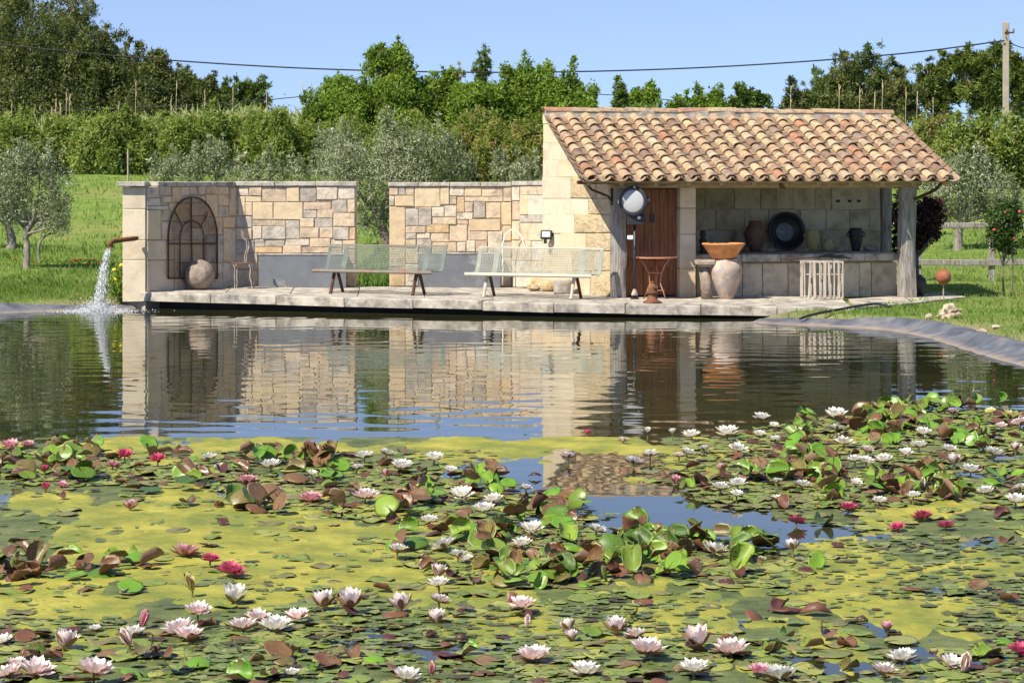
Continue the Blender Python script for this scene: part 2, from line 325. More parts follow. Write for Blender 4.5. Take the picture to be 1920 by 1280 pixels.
def gz(X, Y):
    X = np.atleast_1d(np.asarray(X, float)); Y = np.atleast_1d(np.asarray(Y, float))
    d = sdf(X, Y); g = gprof(X, Y); t = np.clip((d-.2)/.7, 0, 1); t = t*t*(3-2*t)
    return np.where(d < 0, np.maximum(-.9, -.12+d*.5), -.12+(g+.12)*t)
def gzs(x, y): return float(gz([x], [y])[0])
gx = np.unique(np.concatenate([-np.geomspace(16, 900, 22), np.arange(-15.5, 15.6, .3), np.geomspace(16, 900, 22)]))
gy = np.unique(np.concatenate([np.array([-60, -40, -25, -15, -8]), np.arange(-4, 24, 1.0), np.arange(24, 50, .3), np.arange(50, 92, 1.2), np.geomspace(93, 1600, 25)]))
GX, GY = np.meshgrid(gx, gy); GZ = gz(GX.ravel(), GY.ravel()).reshape(GX.shape)
def grid_mesh(name, X, Y, Z, mat, smooth=True):
    ny, nx = X.shape; v = np.stack([X, Y, Z], -1).reshape(-1, 3)
    i = np.arange(ny*nx).reshape(ny, nx); q = np.stack([i[:-1, :-1], i[:-1, 1:], i[1:, 1:], i[1:, :-1]], -1).reshape(-1, 4)
    return quads_mesh(name, v, q, mat, smooth)
def quads_mesh(name, v, q, mat, smooth=False, tint=None):
    me = bpy.data.meshes.new(name); k = q.shape[1]
    me.vertices.add(len(v)); me.vertices.foreach_set('co', np.ascontiguousarray(v, np.float32).ravel())
    me.loops.add(q.size); me.loops.foreach_set('vertex_index', np.ascontiguousarray(q, np.int32).ravel())
    me.polygons.add(len(q)); me.polygons.foreach_set('loop_start', np.arange(0, q.size, k, dtype=np.int32))
    me.polygons.foreach_set('loop_total', np.full(len(q), k, np.int32))
    if smooth: me.polygons.foreach_set('use_smooth', np.ones(len(q), bool))
    me.materials.append(mat); me.update(calc_edges=True); me.validate()
    if tint is not None:
        a = me.attributes.new('tint', 'FLOAT', 'POINT'); a.data.foreach_set('value', np.ascontiguousarray(tint, np.float32))
    return me
gd = sdf(GX.ravel(), GY.ravel()); gs = np.array([mnoise.noise(Vector((x*1.1, y*1.1, 0))) if -2 < d < 3 else 0 for x, y, d in zip(GX.ravel(), GY.ravel(), gd)])
soil = np.clip(np.exp(-((gd-.55)/.32)**2)*(.75+1.1*gs), 0, 1)
gme = grid_mesh('ground', GX, GY, GZ, M['ground']); ga = gme.attributes.new('tint', 'FLOAT', 'POINT'); ga.data.foreach_set('value', soil.astype(np.float32))
tag(link('ground', gme), kind='structure')
# water surface with real low ripples
wx = np.concatenate([np.arange(-27, -9, .3), np.arange(-9, 9.01, .09)]); wy = np.concatenate([np.arange(1, 9, .5), np.arange(9, 40.6, .055)])
WX, WY = np.meshgrid(wx, wy); WZ = np.zeros(WX.shape)
wr = np.random.default_rng(3)
amp = .25+.75*np.clip((WY-16)/8, 0, 1)
for k in range(60):
    lam = .22*(.9/.22)**wr.random(); th = math.radians(90+wr.normal(0, 30)); q = 2*math.pi/lam
    ph = wr.uniform(0, 6.28); WZ += lam*.00030*np.sin(q*(WX*math.cos(th)+WY*math.sin(th))+ph)
# rings spreading from the falling water, dying away with distance
R = np.hypot(WX+7.1, WY-38.8); WZ += .0022*np.sin(R*2*math.pi/.42)*np.exp(-R/3.2)
# calm and ruffled patches
WZ *= amp*(.55+.6*(.5+.5*np.sin(WX*.45+1.3*np.sin(WY*.33)))*(.5+.5*np.sin(WY*.62+WX*.2)))
tag(link('water', grid_mesh('water', WX, WY, WZ, M['water'])), kind='structure')
# liner strips: rubber sheet humped over the edge
def liner(name, line, seed, side, hump=.20, side_fade=True):
    r = random.Random(seed); n = len(line); V = []; Fc = []
    prof = [(-.9, -.30), (-.35, -.06), (-.08, .012), (.04, .05), (.11, .15), (.28, 1.0), (.46, .85), (.62, .45), (.74, .1)]
    dense = catmull(line, 3); n = len(dense)
    arc = np.concatenate([[0], np.cumsum(np.hypot(*np.diff(dense, axis=0).T))])
    for i, p in enumerate(dense):
        t = dense[min(i+1, n-1)]-dense[max(i-1, 0)]; t = t/np.linalg.norm(t); nn = np.array([-t[1], t[0]])*side
        fade = min(1, max(0, (arc[i]-.2)/2.0)) if side_fade else min(1, max(0, (arc[-1]-arc[i]-.2)/2.0)); bul = fade*.45+fade*.75*abs(math.sin(arc[i]*.9+seed))**.5+.12*mnoise.noise(Vector((arc[i]*2.3, seed, 0)))
        for k, (d, z) in enumerate(prof):
            zz = z if z <= .07 else .05+hump*z*bul*.8
            dd = d*(1+.12*mnoise.noise(Vector((arc[i]*.8, seed*3.1, d))))
            V.append((p[0]+nn[0]*dd, p[1]+nn[1]*dd, zz-.02*(k == 8)*5+.012*mnoise.noise(Vector((arc[i]*5, d*6, seed)))))
    K = len(prof)
    for i in range(n-1):
        for k in range(K-1): Fc.append((i*K+k, (i+1)*K+k, (i+1)*K+k+1, i*K+k+1))
    mb = MB().add(V, Fc); return mb.build(name, M['liner'], smooth=True)
tag(liner('pond_liner', SH_L[:44], 2, 1, .11, False), kind='structure')
tag(liner('pond_liner', SH_R[5:72], 5, 1, .13), kind='structure')

# ------------------------------------------------------------------ terrace
ter = MB()
core = [(p.x, p.y+.55) for p in LIP]+[tuple(onfloor(1720, 567).xy), tuple(onfloor(1815, 556).xy), (8.6, 43.2), (.4, 44.0), (-6.2, 43.0), (-6.7, 40.2)]
ter.poly_prism(core, -.9, lambda x, y: floorZ(x)-.09)
terrace = tag(ter.build('terrace', M['concrete_dark']), kind='structure')
def dirn(i):
    a, b_ = LIP[max(i-1, 0)], LIP[min(i+1, len(LIP)-1)]; t = (b_-a); t.z = 0; t.normalize(); return Vector((-t.y, t.x, 0))
INN = [p+dirn(i)*.62 for i, p in enumerate(LIP)]
def slab(name, quad, th, bev, parent, mat, gap=.006, dz=0):
    c = sum(quad, Vector())/4; Q = []
    for q in quad:
        d = c-q; d.z = 0; Q.append(q+d.normalized()*gap*1.4)
    top = [q+(c-q).normalized()*bev for q in Q]; j = lambda: Vector((0, 0, dz+random.uniform(-.003, .003)))
    lowt = [q-Vector((0, 0, bev)) for q in Q]; bot = [q-Vector((0, 0, th)) for q in Q]
    top = [t+j() for t in top]
    V = bot+lowt+top
    Fc = [(3, 2, 1, 0), (8, 9, 10, 11)]+[(i, (i+1) % 4, (i+1) % 4+4, i+4) for i in range(4)]+[(i+4, (i+1) % 4+4, (i+1) % 4+8, i+8) for i in range(4)]
    return MB().add(V, Fc).build(name, mat, parent, origin=c)
# front slabs: split once so the worn edge is uneven
for i in range(len(LIP)-1):
    a, b_, c, d = LIP[i].copy(), LIP[i+1].copy(), INN[i+1].copy(), INN[i].copy()
    dz = random.uniform(-.008, .008)
    for q in (a, b_, c, d): q.z = floorZ(q.x)+dz
    slab('edge_slab', [a, b_, c, d], .155 if i < 9 else .145, .018, terrace, M['slab'])
# paving rows behind
BK = []
for i, p in enumerate(LIP):
    yb = np.interp(p.x, [-6.6, -5.2, 0, 3, 7], [40.6, 42.3, 42.4, 42.6, 43.1]); BK.append(Vector((p.x+.25*(i > 8)*(i-8), yb, 0)))
for i in range(len(LIP)-1):
    nr = 5 if i else 3
    if i == 0: continue
    for r_ in range(nr):
        f0, f1 = r_/nr, (r_+1)/nr; sh = random.uniform(-.06, .06)
        q = [INN[i].lerp(BK[i], f0), INN[i+1].lerp(BK[i+1], f0), INN[i+1].lerp(BK[i+1], f1), INN[i].lerp(BK[i], f1)]
        for v in q: v.z = floorZ(v.x)
        slab('paving_slab', q, .08, .006, terrace, M['slab'], dz=random.uniform(-.006, .001))
q0 = [INN[0], INN[1], BK[1], BK[0]]
for v in q0: v.z = floorZ(v.x)
slab('paving_slab', [v.copy() for v in q0], .08, .006, terrace, M['slab'])
def fl(px, py): return onfloor(px, py)
for quad in ([fl(1602, 575.5), fl(1712, 567.5), fl(1690, 553), fl(1590, 560)], [fl(1714, 567), fl(1812, 556), fl(1770, 546), fl(1694, 553)]):
    slab('paving_slab', quad, .08, .006, terrace, M['slab'], dz=-.004)

# ------------------------------------------------------------------ stone walls
def clip_poly(P, fn):
    out = []
    for i in range(len(P)):
        a, b_ = P[i], P[(i+1) % len(P)]; fa, fb = fn(a), fn(b_)
        if fa >= 0: out.append(a)
        if fa*fb < 0:
            t = fa/(fa-fb); out.append((a[0]+(b_[0]-a[0])*t, a[1]+(b_[1]-a[1])*t))
    return out
class Face:
    """a wall face: foot points P0,P1 seen at px0,px1; outward normal towards the viewer"""
    def __init__(s, P0, P1, px0, px1):
        s.P0, s.P1, s.px0, s.px1 = Vector((*P0, 0)), Vector((*P1, 0)), px0, px1
        s.A = (s.P1-s.P0); s.len = s.A.length; s.A.normalize(); s.N = Vector((s.A.y, -s.A.x, 0))
    def ab(s, px, py):
        # exact projection of an image column onto the face
        k = (px-960)/F; dx, dy = (s.P1-s.P0).x, (s.P1-s.P0).y
        t = (k*s.P0.y-s.P0.x)/(dx-k*dy); Y = s.P0.y+t*dy
        return (t*s.len, H+(YH-py)*Y/F)
    def pt(s, a, b_, n=0): return s.P0+s.A*a+Vector((0, 0, b_))+s.N*n
    def stone(s, poly, parent, mat, proud=.03, gap=.007, bev=.012, jit=.006, bulge=0, name='stone'):
        n = len(poly); ca = sum(p[0] for p in poly)/n; cb = sum(p[1] for p in poly)/n
        def inset(q, g):
            d = math.hypot(q[0]-ca, q[1]-cb) or 1; k = max(0, 1-g*1.35/d); return (ca+(q[0]-ca)*k, cb+(q[1]-cb)*k)
        P = [inset((a+random.uniform(-jit, jit), b_+random.uniform(-jit, jit)), gap) for a, b_ in poly]
        Q = [inset(q, bev) for q in P]
        pr = proud+random.uniform(-.010, .012)
        V = [s.pt(a, b_, -.03) for a, b_ in P]+[s.pt(a, b_, pr-bev*.8) for a, b_ in P]+[s.pt(a, b_, pr+random.uniform(-.004, .004)) for a, b_ in Q]
        Fc = [(i, (i+1) % n, (i+1) % n+n, i+n) for i in range(n)]+[(i+n, (i+1) % n+n, (i+1) % n+2*n, i+2*n) for i in range(n)]
        if bulge:
            m4 = 4; V.append(s.pt(ca+random.uniform(-.03, .03), cb+random.uniform(-.02, .02), pr+random.uniform(.3, 1)*bulge)); k = len(V)-1
            Fc += [(i+2*n, (i+1) % n+2*n, k) for i in range(n)]
        else: Fc.append(tuple(range(2*n, 3*n)))
        return MB().add(V, Fc).build(name, mat, parent, origin=s.pt(ca, cb))
    def rects(s, L, ox, oy, sc, parent, bulge=0, proud=.03, mats=None, zmin=None):
        for q in L:
            x0, y0, x1, y1 = [float(v) for v in q[:4]]; k = q[4] if len(q) > 4 else 's'
            poly = [s.ab(ox+x/sc, oy+y/sc) for x, y in ((x0, y1), (x1, y1), (x1, y0), (x0, y0))]
            s.stone(poly, parent, {'s': M['stone'], 'g': M['stone_grey'], 'o': M['stone_ochre'], 'a': M['ashlar'], 'r': M['rough_ashlar']}[k], proud, bulge=bulge)
    def core(s, mb, z0, z1, th, a0=0, a1=None):
        a1 = s.len if a1 is None else a1
        mb.add([s.pt(a, b_, n) for n in (0, -th) for a, b_ in ((a0, z0), (a1, z0), (a1, z1), (a0, z1))],
               [(0, 1, 2, 3), (7, 6, 5, 4), (4, 5, 1, 0), (5, 6, 2, 1), (6, 7, 3, 2), (7, 4, 0, 3)])
def coping(face, parent, a0, a1, z, th=.40, over=.05, n=3, h=.085):
    L = (a1-a0)/n
    for i in range(n):
        c0, c1 = a0+i*L+.003, a0+(i+1)*L-.003
        c = face.pt((c0+c1)/2, z+h/2, -th/2+over/2); rot = Matrix((face.A, -face.N, Vector((0, 0, 1)))).transposed()
        MB().bevbox(c, (c1-c0, th+over*2, h+random.uniform(-.006, .006)), .012, rot, jit=.003).build('coping_stone', M['coping'], parent)
YB = 42.15
ZC = H+(YH-349)*YB/F                        # underside of the coping
P_pil = (PX(232, 39.7), PX(273, 39.7)); C_in = (PX(441, YB), YB)
lw = root('garden_wall', ((P_pil[0]+C_in[0])/2, 41, .28), 'left garden wall of mixed limestone blocks turning forward to a pale end pillar', 'wall')
wing = Face((P_pil[1], 39.72), C_in, 273, 441)
bl = Face(C_in, (PX(667, YB), YB), 441, 667)
mb = MB(); bl.core(mb, -.2, ZC, .38); wing.core(mb, -.2, ZC, .36)
mb.build('mortar_core', M['mortar'], lw)
bl.rects([(985, 118, 1068, 190), (1068, 118, 1165, 190), (1165, 118, 1350, 236), (1350, 118, 1450, 236, 'o'), (1450, 118, 1575, 236), (1575, 118, 1735, 216), (1735, 118, 1866, 216),
 (1040, 190, 1165, 236, 'o'), (968, 118, 985, 300), (985, 190, 1040, 340), (1040, 236, 1095, 340), (1095, 238, 1250, 369, 'o'), (1250, 238, 1475, 369, 'o'), (1475, 236, 1690, 292), (1690, 217, 1805, 317), (1805, 217, 1866, 317),
 (1475, 292, 1580, 356, 'g'), (1580, 292, 1700, 356), (1700, 317, 1866, 420), (968, 340, 1095, 430, 'g'), (1095, 370, 1345, 415), (1345, 369, 1450, 515, 'g'), (1450, 356, 1560, 425), (1560, 356, 1700, 425, 'g'),
 (1095, 415, 1165, 515), (1165, 415, 1345, 515, 'g'), (1450, 425, 1595, 505), (1595, 425, 1700, 505), (1700, 420, 1820, 520, 'g'), (1820, 420, 1866, 520), (968, 430, 1095, 520), (968, 520, 1110, 620, 'g'), (1110, 515, 1190, 570, 'g'), (1190, 518, 1340, 570),
 (1340, 513, 1525, 560), (1525, 505, 1680, 572), (1680, 520, 1770, 575), (1770, 520, 1866, 590, 'o'), (1110, 570, 1320, 617), (1320, 560, 1465, 620), (1465, 572, 1680, 617), (1680, 578, 1770, 700), (1770, 590, 1866, 700), (1800, 700, 1866, 870),
 (968, 620, 1135, 740), (968, 740, 1135, 880)], 200, 320, 4, lw)
wing.rects([(295, 118, 385, 205), (385, 118, 480, 190), (480, 118, 545, 240), (545, 118, 610, 190), (610, 118, 675, 180), (675, 118, 735, 180), (735, 118, 830, 175), (830, 118, 910, 180), (910, 118, 965, 340),
 (295, 205, 400, 265), (400, 190, 480, 240), (295, 265, 460, 290), (400, 290, 480, 380), (295, 290, 400, 520, 'a'), (460, 240, 620, 380), (545, 190, 735, 240), (620, 240, 735, 340), (735, 175, 830, 350, 'o'), (830, 180, 910, 265), (830, 265, 910, 345),
 (620, 340, 735, 430), (480, 380, 620, 520), (400, 380, 480, 520), (735, 350, 865, 480), (865, 345, 962, 430, 'o'), (865, 430, 910, 680), (620, 430, 735, 520), (735, 480, 865, 690, 'g'), (910, 430, 962, 690),
 (295, 520, 500, 670, 'a'), (500, 520, 735, 690, 'a'), (295, 670, 500, 905, 'a'), (500, 690, 735, 900), (735, 690, 865, 890), (865, 690, 962, 880)], 200, 320, 4, lw)
pil = Face((P_pil[0], 39.7), (P_pil[1], 39.7), 232, 273)
for y0, y1 in ((122, 287), (287, 520), (520, 670), (670, 985)):
    za, zb = pil.ab(250, 320+y1/4)[1], pil.ab(250, 320+y0/4)[1]
    MB().bevbox(((P_pil[0]+P_pil[1])/2-.01, 39.9, (za+zb)/2), (P_pil[1]-P_pil[0]+.02, .42, zb-za-.006), .01, jit=.002).build('pillar_stone', M['ashlar'], lw)
coping(wing, lw, .30, wing.len+.02, ZC, .42, .03, 3); coping(bl, lw, -.02, bl.len+.02, ZC, .42, .04, 3)
MB().bevbox(((P_pil[0]+P_pil[1])/2-.05, 39.87, ZC+.043), (.50, .56, .088), .012, jit=.003).build('coping_stone', M['coping'], lw)

YR = 42.6
rw_ = root('garden_wall', (PX(870, YR), YR, .24), 'right garden wall of mixed limestone blocks running up to the tiled shelter', 'wall')
hutback = (.60, 41.5)
br = Face((PX(730, YR), YR), (PX(961, YR), YR), 730, 961); bend = Face((PX(961, YR), YR), (hutback[0]+.03, hutback[1]+.25), 961, 1022)
ZC2 = H+(YH-350)*YR/F
mb = MB(); br.core(mb, -.2, ZC2, .38); bend.core(mb, -.2, ZC2+.02, .36); mb.build('mortar_core', M['mortar'], rw_)
br.rects([(545, 96, 600, 150), (600, 96, 640, 150, 'g'), (640, 96, 695, 150), (545, 150, 575, 215), (575, 150, 695, 213, 'o'), (695, 96, 850, 218, 'o'), (850, 96, 905, 205, 'o'), (905, 96, 995, 152), (995, 96, 1100, 156, 'o'), (1100, 96, 1228, 156), (1228, 96, 1278, 188),
 (905, 152, 950, 205), (995, 156, 1228, 184), (950, 156, 995, 252), (995, 186, 1048, 252), (1048, 184, 1122, 286, 'g'), (1122, 192, 1215, 286), (1215, 188, 1278, 330, 'o'), (695, 218, 805, 226), (800, 218, 875, 278), (875, 207, 950, 278), (800, 278, 950, 322), (950, 252, 1048, 292), (950, 292, 1018, 322),
 (640, 226, 718, 334, 'g'), (718, 222, 800, 334, 'g'), (545, 215, 640, 460, 'o'), (640, 334, 765, 372), (765, 322, 905, 372), (905, 322, 1015, 428), (1018, 290, 1215, 360, 'o'), (640, 372, 708, 412), (708, 372, 792, 408), (792, 372, 905, 428), (1015, 360, 1135, 418), (1135, 360, 1225, 460), (1225, 330, 1278, 425, 'o'),
 (640, 412, 708, 460), (708, 408, 800, 460, 'g'), (800, 428, 950, 490), (950, 428, 1005, 490), (1005, 418, 1060, 490), (1060, 418, 1135, 490), (1135, 460, 1278, 520), (545, 460, 640, 575), (545, 575, 640, 695), (640, 460, 720, 560, 'o'), (640, 560, 720, 695), (720, 460, 800, 492), (1200, 520, 1278, 620), (1200, 620, 1278, 700)], 560, 320, 3.2, rw_)
bend.rects([(1285, 96, 1332, 180), (1332, 96, 1475, 146), (1332, 146, 1385, 268, 'o'), (1385, 146, 1475, 268), (1285, 180, 1332, 300), (1332, 268, 1475, 308, 'g'), (1285, 300, 1332, 420), (1332, 308, 1475, 420), (1285, 420, 1400, 540), (1400, 420, 1475, 540), (1285, 540, 1400, 700), (1400, 540, 1475, 705)], 560, 320, 3.2, rw_)
coping(br, rw_, -.02, br.len-.02, ZC2, .42, .04, 4); coping(bend, rw_, .02, bend.len-.0, ZC2+.02, .40, .03, 2)

# ------------------------------------------------------------------ tiled shelter
E = Vector((1.234, 38.4, 0)); th = math.radians(12); U = Vector((math.cos(th), math.sin(th), 0)); Vv = Vector((-math.sin(th), math.cos(th), 0)); Zu = Vector((0, 0, 1))
LEN, RUN = 6.78, 3.07; ZE, ZR = 2.275, 3.475      # tile bed height at eave and ridge
ROT = Matrix((U, Vv, Zu)).transposed()
def HP(u, v, z): return E+U*u+Vv*v+Zu*z
def hu(px, v):                                    # hut coordinate u where image column px meets the plane v
    k = (px-960)/F; o = E+Vv*v; return (k*o.y-o.x)/(U.x-k*U.y)
def hz(px, py, v):
    p = HP(hu(px, v), v, 0); return H+(YH-py)*p.y/F
hut = root('tiled_shelter', HP(LEN/2, 1.5, .2), 'open stone shelter with a clay tiled lean-to roof and timber posts', 'shelter')
# gable wall on the left
post_u = hu(1145, .75)
gab = Face(hutback, tuple(HP(post_u+.02, .80, 0).xy), 1022, 1147)
def roofz(p):
    d = p-E; return ZE+(ZR-ZE)*d.dot(Vv)/RUN
gw = MB(); zt = [roofz(gab.pt(a, 0)) - .05 for a in (0, gab.len)]
gw.add([gab.pt(a, b_, n) for n in (0, -.35) for a, b_ in ((0, -.1), (gab.len, -.1), (gab.len, zt[1]), (0, zt[0]))],
       [(0, 1, 2, 3), (7, 6, 5, 4), (4, 5, 1, 0), (5, 6, 2, 1), (6, 7, 3, 2), (7, 4, 0, 3)])
gwall = gw.build('gable_wall', M['mortar'], hut)
rows = [200, 232, 268, 300, 332, 372, 402, 437, 471, 508, 556]
lim = lambda q: (zt[0]+(zt[1]-zt[0])*q[0]/gab.len+.03)-q[1]
for i in range(len(rows)-1):
    cuts = [1019, 1022+([52, 34, 60, 28, 50, 40, 56, 30, 52, 44][i]), 1022+([90, 84, 96, 74, 98, 82, 100, 78, 92, 86][i]), 1147]
    for j in range(3):
        poly = [gab.ab(x, y) for x, y in ((cuts[j], rows[i+1]), (cuts[j+1], rows[i+1]), (cuts[j+1], rows[i]), (cuts[j], rows[i]))]
        poly = clip_poly(poly, lim)
        if len(poly) < 3: continue
        rough = cuts[j] >= 1070 and i > 2
        gab.stone(poly, gwall, M['rough_ashlar'] if rough else M['ashlar'], .028 if rough else .02, gap=.003 if not rough else .007, bev=.02 if rough else .005, jit=.008 if rough else .002, bulge=.035 if rough else 0)
# back wall (rear of the open bay) and its blocks, partition behind the door bay
u_b0, u_b1 = hu(1262, 2.92), hu(1652, 2.92)
bw = MB(); bw.box(HP((.12+u_b1)/2, 3.02, 1.70), (u_b1-.12, .2, 3.5), ROT)
bwall = bw.build('back_wall', M['mortar'], hut)
bf = Face(tuple(HP(u_b0, 2.915, 0).xy), tuple(HP(u_b1, 2.915, 0).xy), 1262, 1652)
rb = [338, 393, 432, 476]; cb_ = [[1285, 1322, 1376, 1425, 1455, 1487, 1528, 1558, 1627, 1652], [1285, 1342, 1395, 1440, 1500, 1548, 1592, 1630, 1652], [1285, 1320, 1370, 1430, 1482, 1540, 1600, 1652]]
for i in range(3):
    for j in range(len(cb_[i])-1):
        poly = [bf.ab(x, y) for x, y in ((cb_[i][j], rb[i+1]), (cb_[i][j+1], rb[i+1]), (cb_[i][j+1], rb[i]), (cb_[i][j], rb[i]))]
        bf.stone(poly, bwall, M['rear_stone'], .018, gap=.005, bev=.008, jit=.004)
up0, up1 = hu(1275, .62), hu(1305, .62)
MB().box(HP((up0+up1)/2-.02, 1.90, 1.35), (.22, 2.0, 2.7), ROT).build('partition_wall', M['mortar'], hut)
pz = [.12, .72, 1.32, 1.78, 2.18]
for i in range(4):
    MB().bevbox(HP((up0+up1)/2, .76, (pz[i]+pz[i+1])/2), (up1-up0, .28, pz[i+1]-pz[i]-.004), .012, ROT, jit=.003).build('pillar_stone', M['ashlar'], hut)
# door of vertical boards set between post and pillar
d0, d1 = hu(1176, .80), up0-.01; nb = 6; bwid = (d1-d0)/nb; zd0 = floorZ(HP(d0, .8, 0).x)+.012
door = MB().box(HP((d0+d1)/2, .865, (zd0+2.14)/2), (d1-d0-.01, .03, 2.12-zd0), ROT).build('door', M['door'], hut)
for i in range(nb):
    MB().bevbox(HP(d0+bwid*(i+.5), .835, (zd0+2.13)/2), (bwid-.006, .028, 2.11-zd0), .004, ROT).build('board', M['door'], door)
MB().bevbox(HP((d0+d1)/2, .806, .80), (d1-d0-.03, .022, .13), .004, ROT).build('rail', M['door'], door)
MB().bevbox(HP(hu(1223, .8), .812, 1.60), (.085, .014, .15), .004, ROT).build('lock_plate', M['black'], door)
# posts, beam, plates
def post(name, px, v, z0, z1, w, d, lean=0, seed=0, mat='wood'):
    u = hu(px, v); n = 12; V = []; Fc = []; K = 10
    for i in range(n+1):
        t = i/n; z = z0+(z1-z0)*t
        for k in range(K):
            q = 2*math.pi*k/K; sq = 1/max(abs(math.cos(q)), abs(math.sin(q)))**.75
            nz = mnoise.noise(Vector((math.cos(q)*1.2, math.sin(q)*1.2+seed, z*1.7)))*.22
            V.append(HP(u+lean*(1-t)+math.cos(q)*sq*w/2*(1+nz)+.02*mnoise.noise(Vector((seed, z*1.1, 0))), v+math.sin(q)*sq*d/2*(1+nz), z))
    for i in range(n):
        for k in range(K): Fc.append((i*K+k, i*K+(k+1) % K, (i+1)*K+(k+1) % K, (i+1)*K+k))
    Fc += [tuple(range(K-1, -1, -1)), tuple(range(n*K, n*K+K))]
    return smooth_angle(MB().add(V, Fc).build(name, M[mat], hut), 50)
post('post', 1160, .56, .17, 2.16, .26, .24, 0, 1.5)
post('post', 1702, .52, .135, 2.16, .30, .28, -.02, 4.2)
post('post', 1661, 2.55, .80, 2.45, .19, .19, 0, 7.7)
ub0, ub1 = hu(1143, .45), hu(1722, .45)
MB().bevbox(HP((ub0+ub1)/2, .50, 2.235), (ub1-ub0, .24, .19), .02, ROT, jit=.008).build('beam', M['beam'], hut)
MB().bevbox(HP((ub0+ub1)/2-.05, 2.75, 2.55), (ub1-ub0, .2, .18), .02, ROT, jit=.008).build('beam', M['beam'], hut)
SL = math.atan2(ZR-ZE, RUN); CS = math.cos(SL); ROOFR = ROT @ Matrix.Rotation(SL, 3, 'X')
def RP(u, s, n): return HP(u, 0, ZE)+ROOFR @ Vector((u*0, s, n))     # point on the roof: along eave, up the slope, out of the slope
SLEN = RUN/CS
for i in range(12):
    u = .12+i*(LEN-.24)/11
    MB().bevbox(RP(u, SLEN/2+.03, -.105), (.075, SLEN-.12, .09), .006, ROOFR).build('rafter', M['beam'], hut)
roof = MB().box(RP(LEN/2, SLEN/2, -.045), (LEN-.02, SLEN-.04, .03), ROOFR).build('roof', M['beam'], hut)
MB().box(RP(LEN/2, SLEN/2+.05, -.018), (LEN-.05, SLEN-.15, .022), ROOFR).build('mortar_bed', M['mortar'], roof)
# clay tiles
def tile_mesh(name, r0, r1, L, a, flip=1, thick=.014, seg=8, mat='tile'):
    V = []; Fc = []
    for s_, r in ((0, r0), (L, r1)):
        for rr in (r, r-thick):
            for k in range(seg+1):
                q = math.pi/2-a+2*a*k/seg
                V.append((math.cos(q)*rr*1.0, s_, (math.sin(q)*rr*.82)*flip))
    n = seg+1
    for k in range(seg):
        Fc += [(k, 2*n+k, 2*n+k+1, k+1), (n+k, n+k+1, 3*n+k+1, 3*n+k), (k, k+1, n+k+1, n+k)]
    Fc += [(0, n, 3*n, 2*n), (seg, 2*n+seg, 3*n+seg, n+seg)]
    me = MB().add(V, Fc).mesh(name, M[mat]); bm = bmesh.new(); bm.from_mesh(me); bmesh.ops.recalc_face_normals(bm, faces=bm.faces); bm.to_mesh(me); bm.free()
    me.polygons.foreach_set('use_smooth', [True]*len(me.polygons))
    try: me.set_sharp_from_angle(angle=math.radians(50))
    except Exception: pass
    return me
NC, NR = 22, 10; PIT = LEN/NC; EXP = (SLEN-.10)/NR
cov = tile_mesh('tile', .104, .086, EXP+.085, math.radians(84)); chan = tile_mesh('channel_tile', .158, .166, EXP+.085, math.radians(66), -1, mat='tile_channel')
rm = ROOFR.to_4x4()
def put(name, me, p, parent, rot):
    o = bpy.data.objects.new(name, me); col.objects.link(o); o.parent = parent; o.location = p-WORLD[parent.name]; o.rotation_euler = rot.to_euler(); WORLD[o.name] = p; return o
for c in range(NC):
    wob = random.uniform(-.012, .012)
    for r_ in range(NR):
        rot = ROOFR @ Matrix.Rotation(random.gauss(0, .022), 3, 'Z') @ Matrix.Rotation(-.075+random.gauss(0, .012), 3, 'X') @ Matrix.Rotation(random.gauss(0, .05), 3, 'Y')
        over = -.055+random.uniform(-.012, .012)
        put('tile', cov, RP((c+.5)*PIT+wob+random.gauss(0, .006), r_*EXP+over, .038+random.uniform(-.004, .008)), roof, rot)
chv = MB()
for c in range(NC+1):
    for r_ in range(NR):
        u = min(max(c*PIT, .08), LEN-.08)
        rot = ROOFR @ Matrix.Rotation(random.gauss(0, .02), 3, 'Z') @ Matrix.Rotation(-.05, 3, 'X')
        p = RP(u, r_*EXP-(.115 if r_ == 0 else .075)+random.uniform(-.01, .01), .142)
        if r_ == 0: put('channel_tile', chan, p, roof, rot)
        else: chv.add([rot @ v.co+p for v in chan.vertices], [tuple(f.vertices) for f in chan.polygons])
tag(chv.build('channel_tiles', M['tile_channel'], roof), kind='stuff')
rt = tile_mesh('ridge_tile', .115, .105, .58, math.radians(80))
nrt = 13
for i in range(nrt):
    rot = ROT @ Matrix.Rotation(-math.pi/2, 3, 'Z') @ Matrix.Rotation(random.gauss(0, .015), 3, 'X') @ Matrix.Rotation(random.gauss(0, .02), 3, 'Z')
    put('ridge_tile', rt, HP(i*LEN/nrt-.02, RUN-.02, ZR+.058+random.uniform(-.008, .008)), roof, rot)
MB().bevbox(HP(LEN/2, RUN-.03, ZR+.02), (LEN-.04, .17, .14), .01, ROT).build('ridge_mortar', M['coping'], roof)
# iron brackets
def WP(px, py, v): return HP(hu(px, v), v, hz(px, py, v))
b1 = MB(); v_ = .55
b1.tube([WP(1083, 342, .12), WP(1150, 341, .42)], .034, 6); pts = [WP(x, y, v_-.1) for x, y in ((1097, 336), (1100, 346), (1110, 356), (1125, 362), (1140, 368), (1148, 378))]
b1.tube(pts, .022, 6); b1.tube([WP(1147, 333, v_), WP(1147, 385, v_)], .022, 6); b1.build('bracket', M['rust_dark'], hut)
b2 = MB().tube([WP(x, y, .22) for x, y in ((1765, 336), (1763, 346), (1756, 354), (1744, 361), (1730, 367), (1714, 374))], .030, 8); b2.build('bracket', M['rust_dark'], hut, smooth=True)
MB().bevbox(WP(1467, 346, .36), (.10, .04, .16), .01, ROT).build('beam_peg', M['rust'], hut)
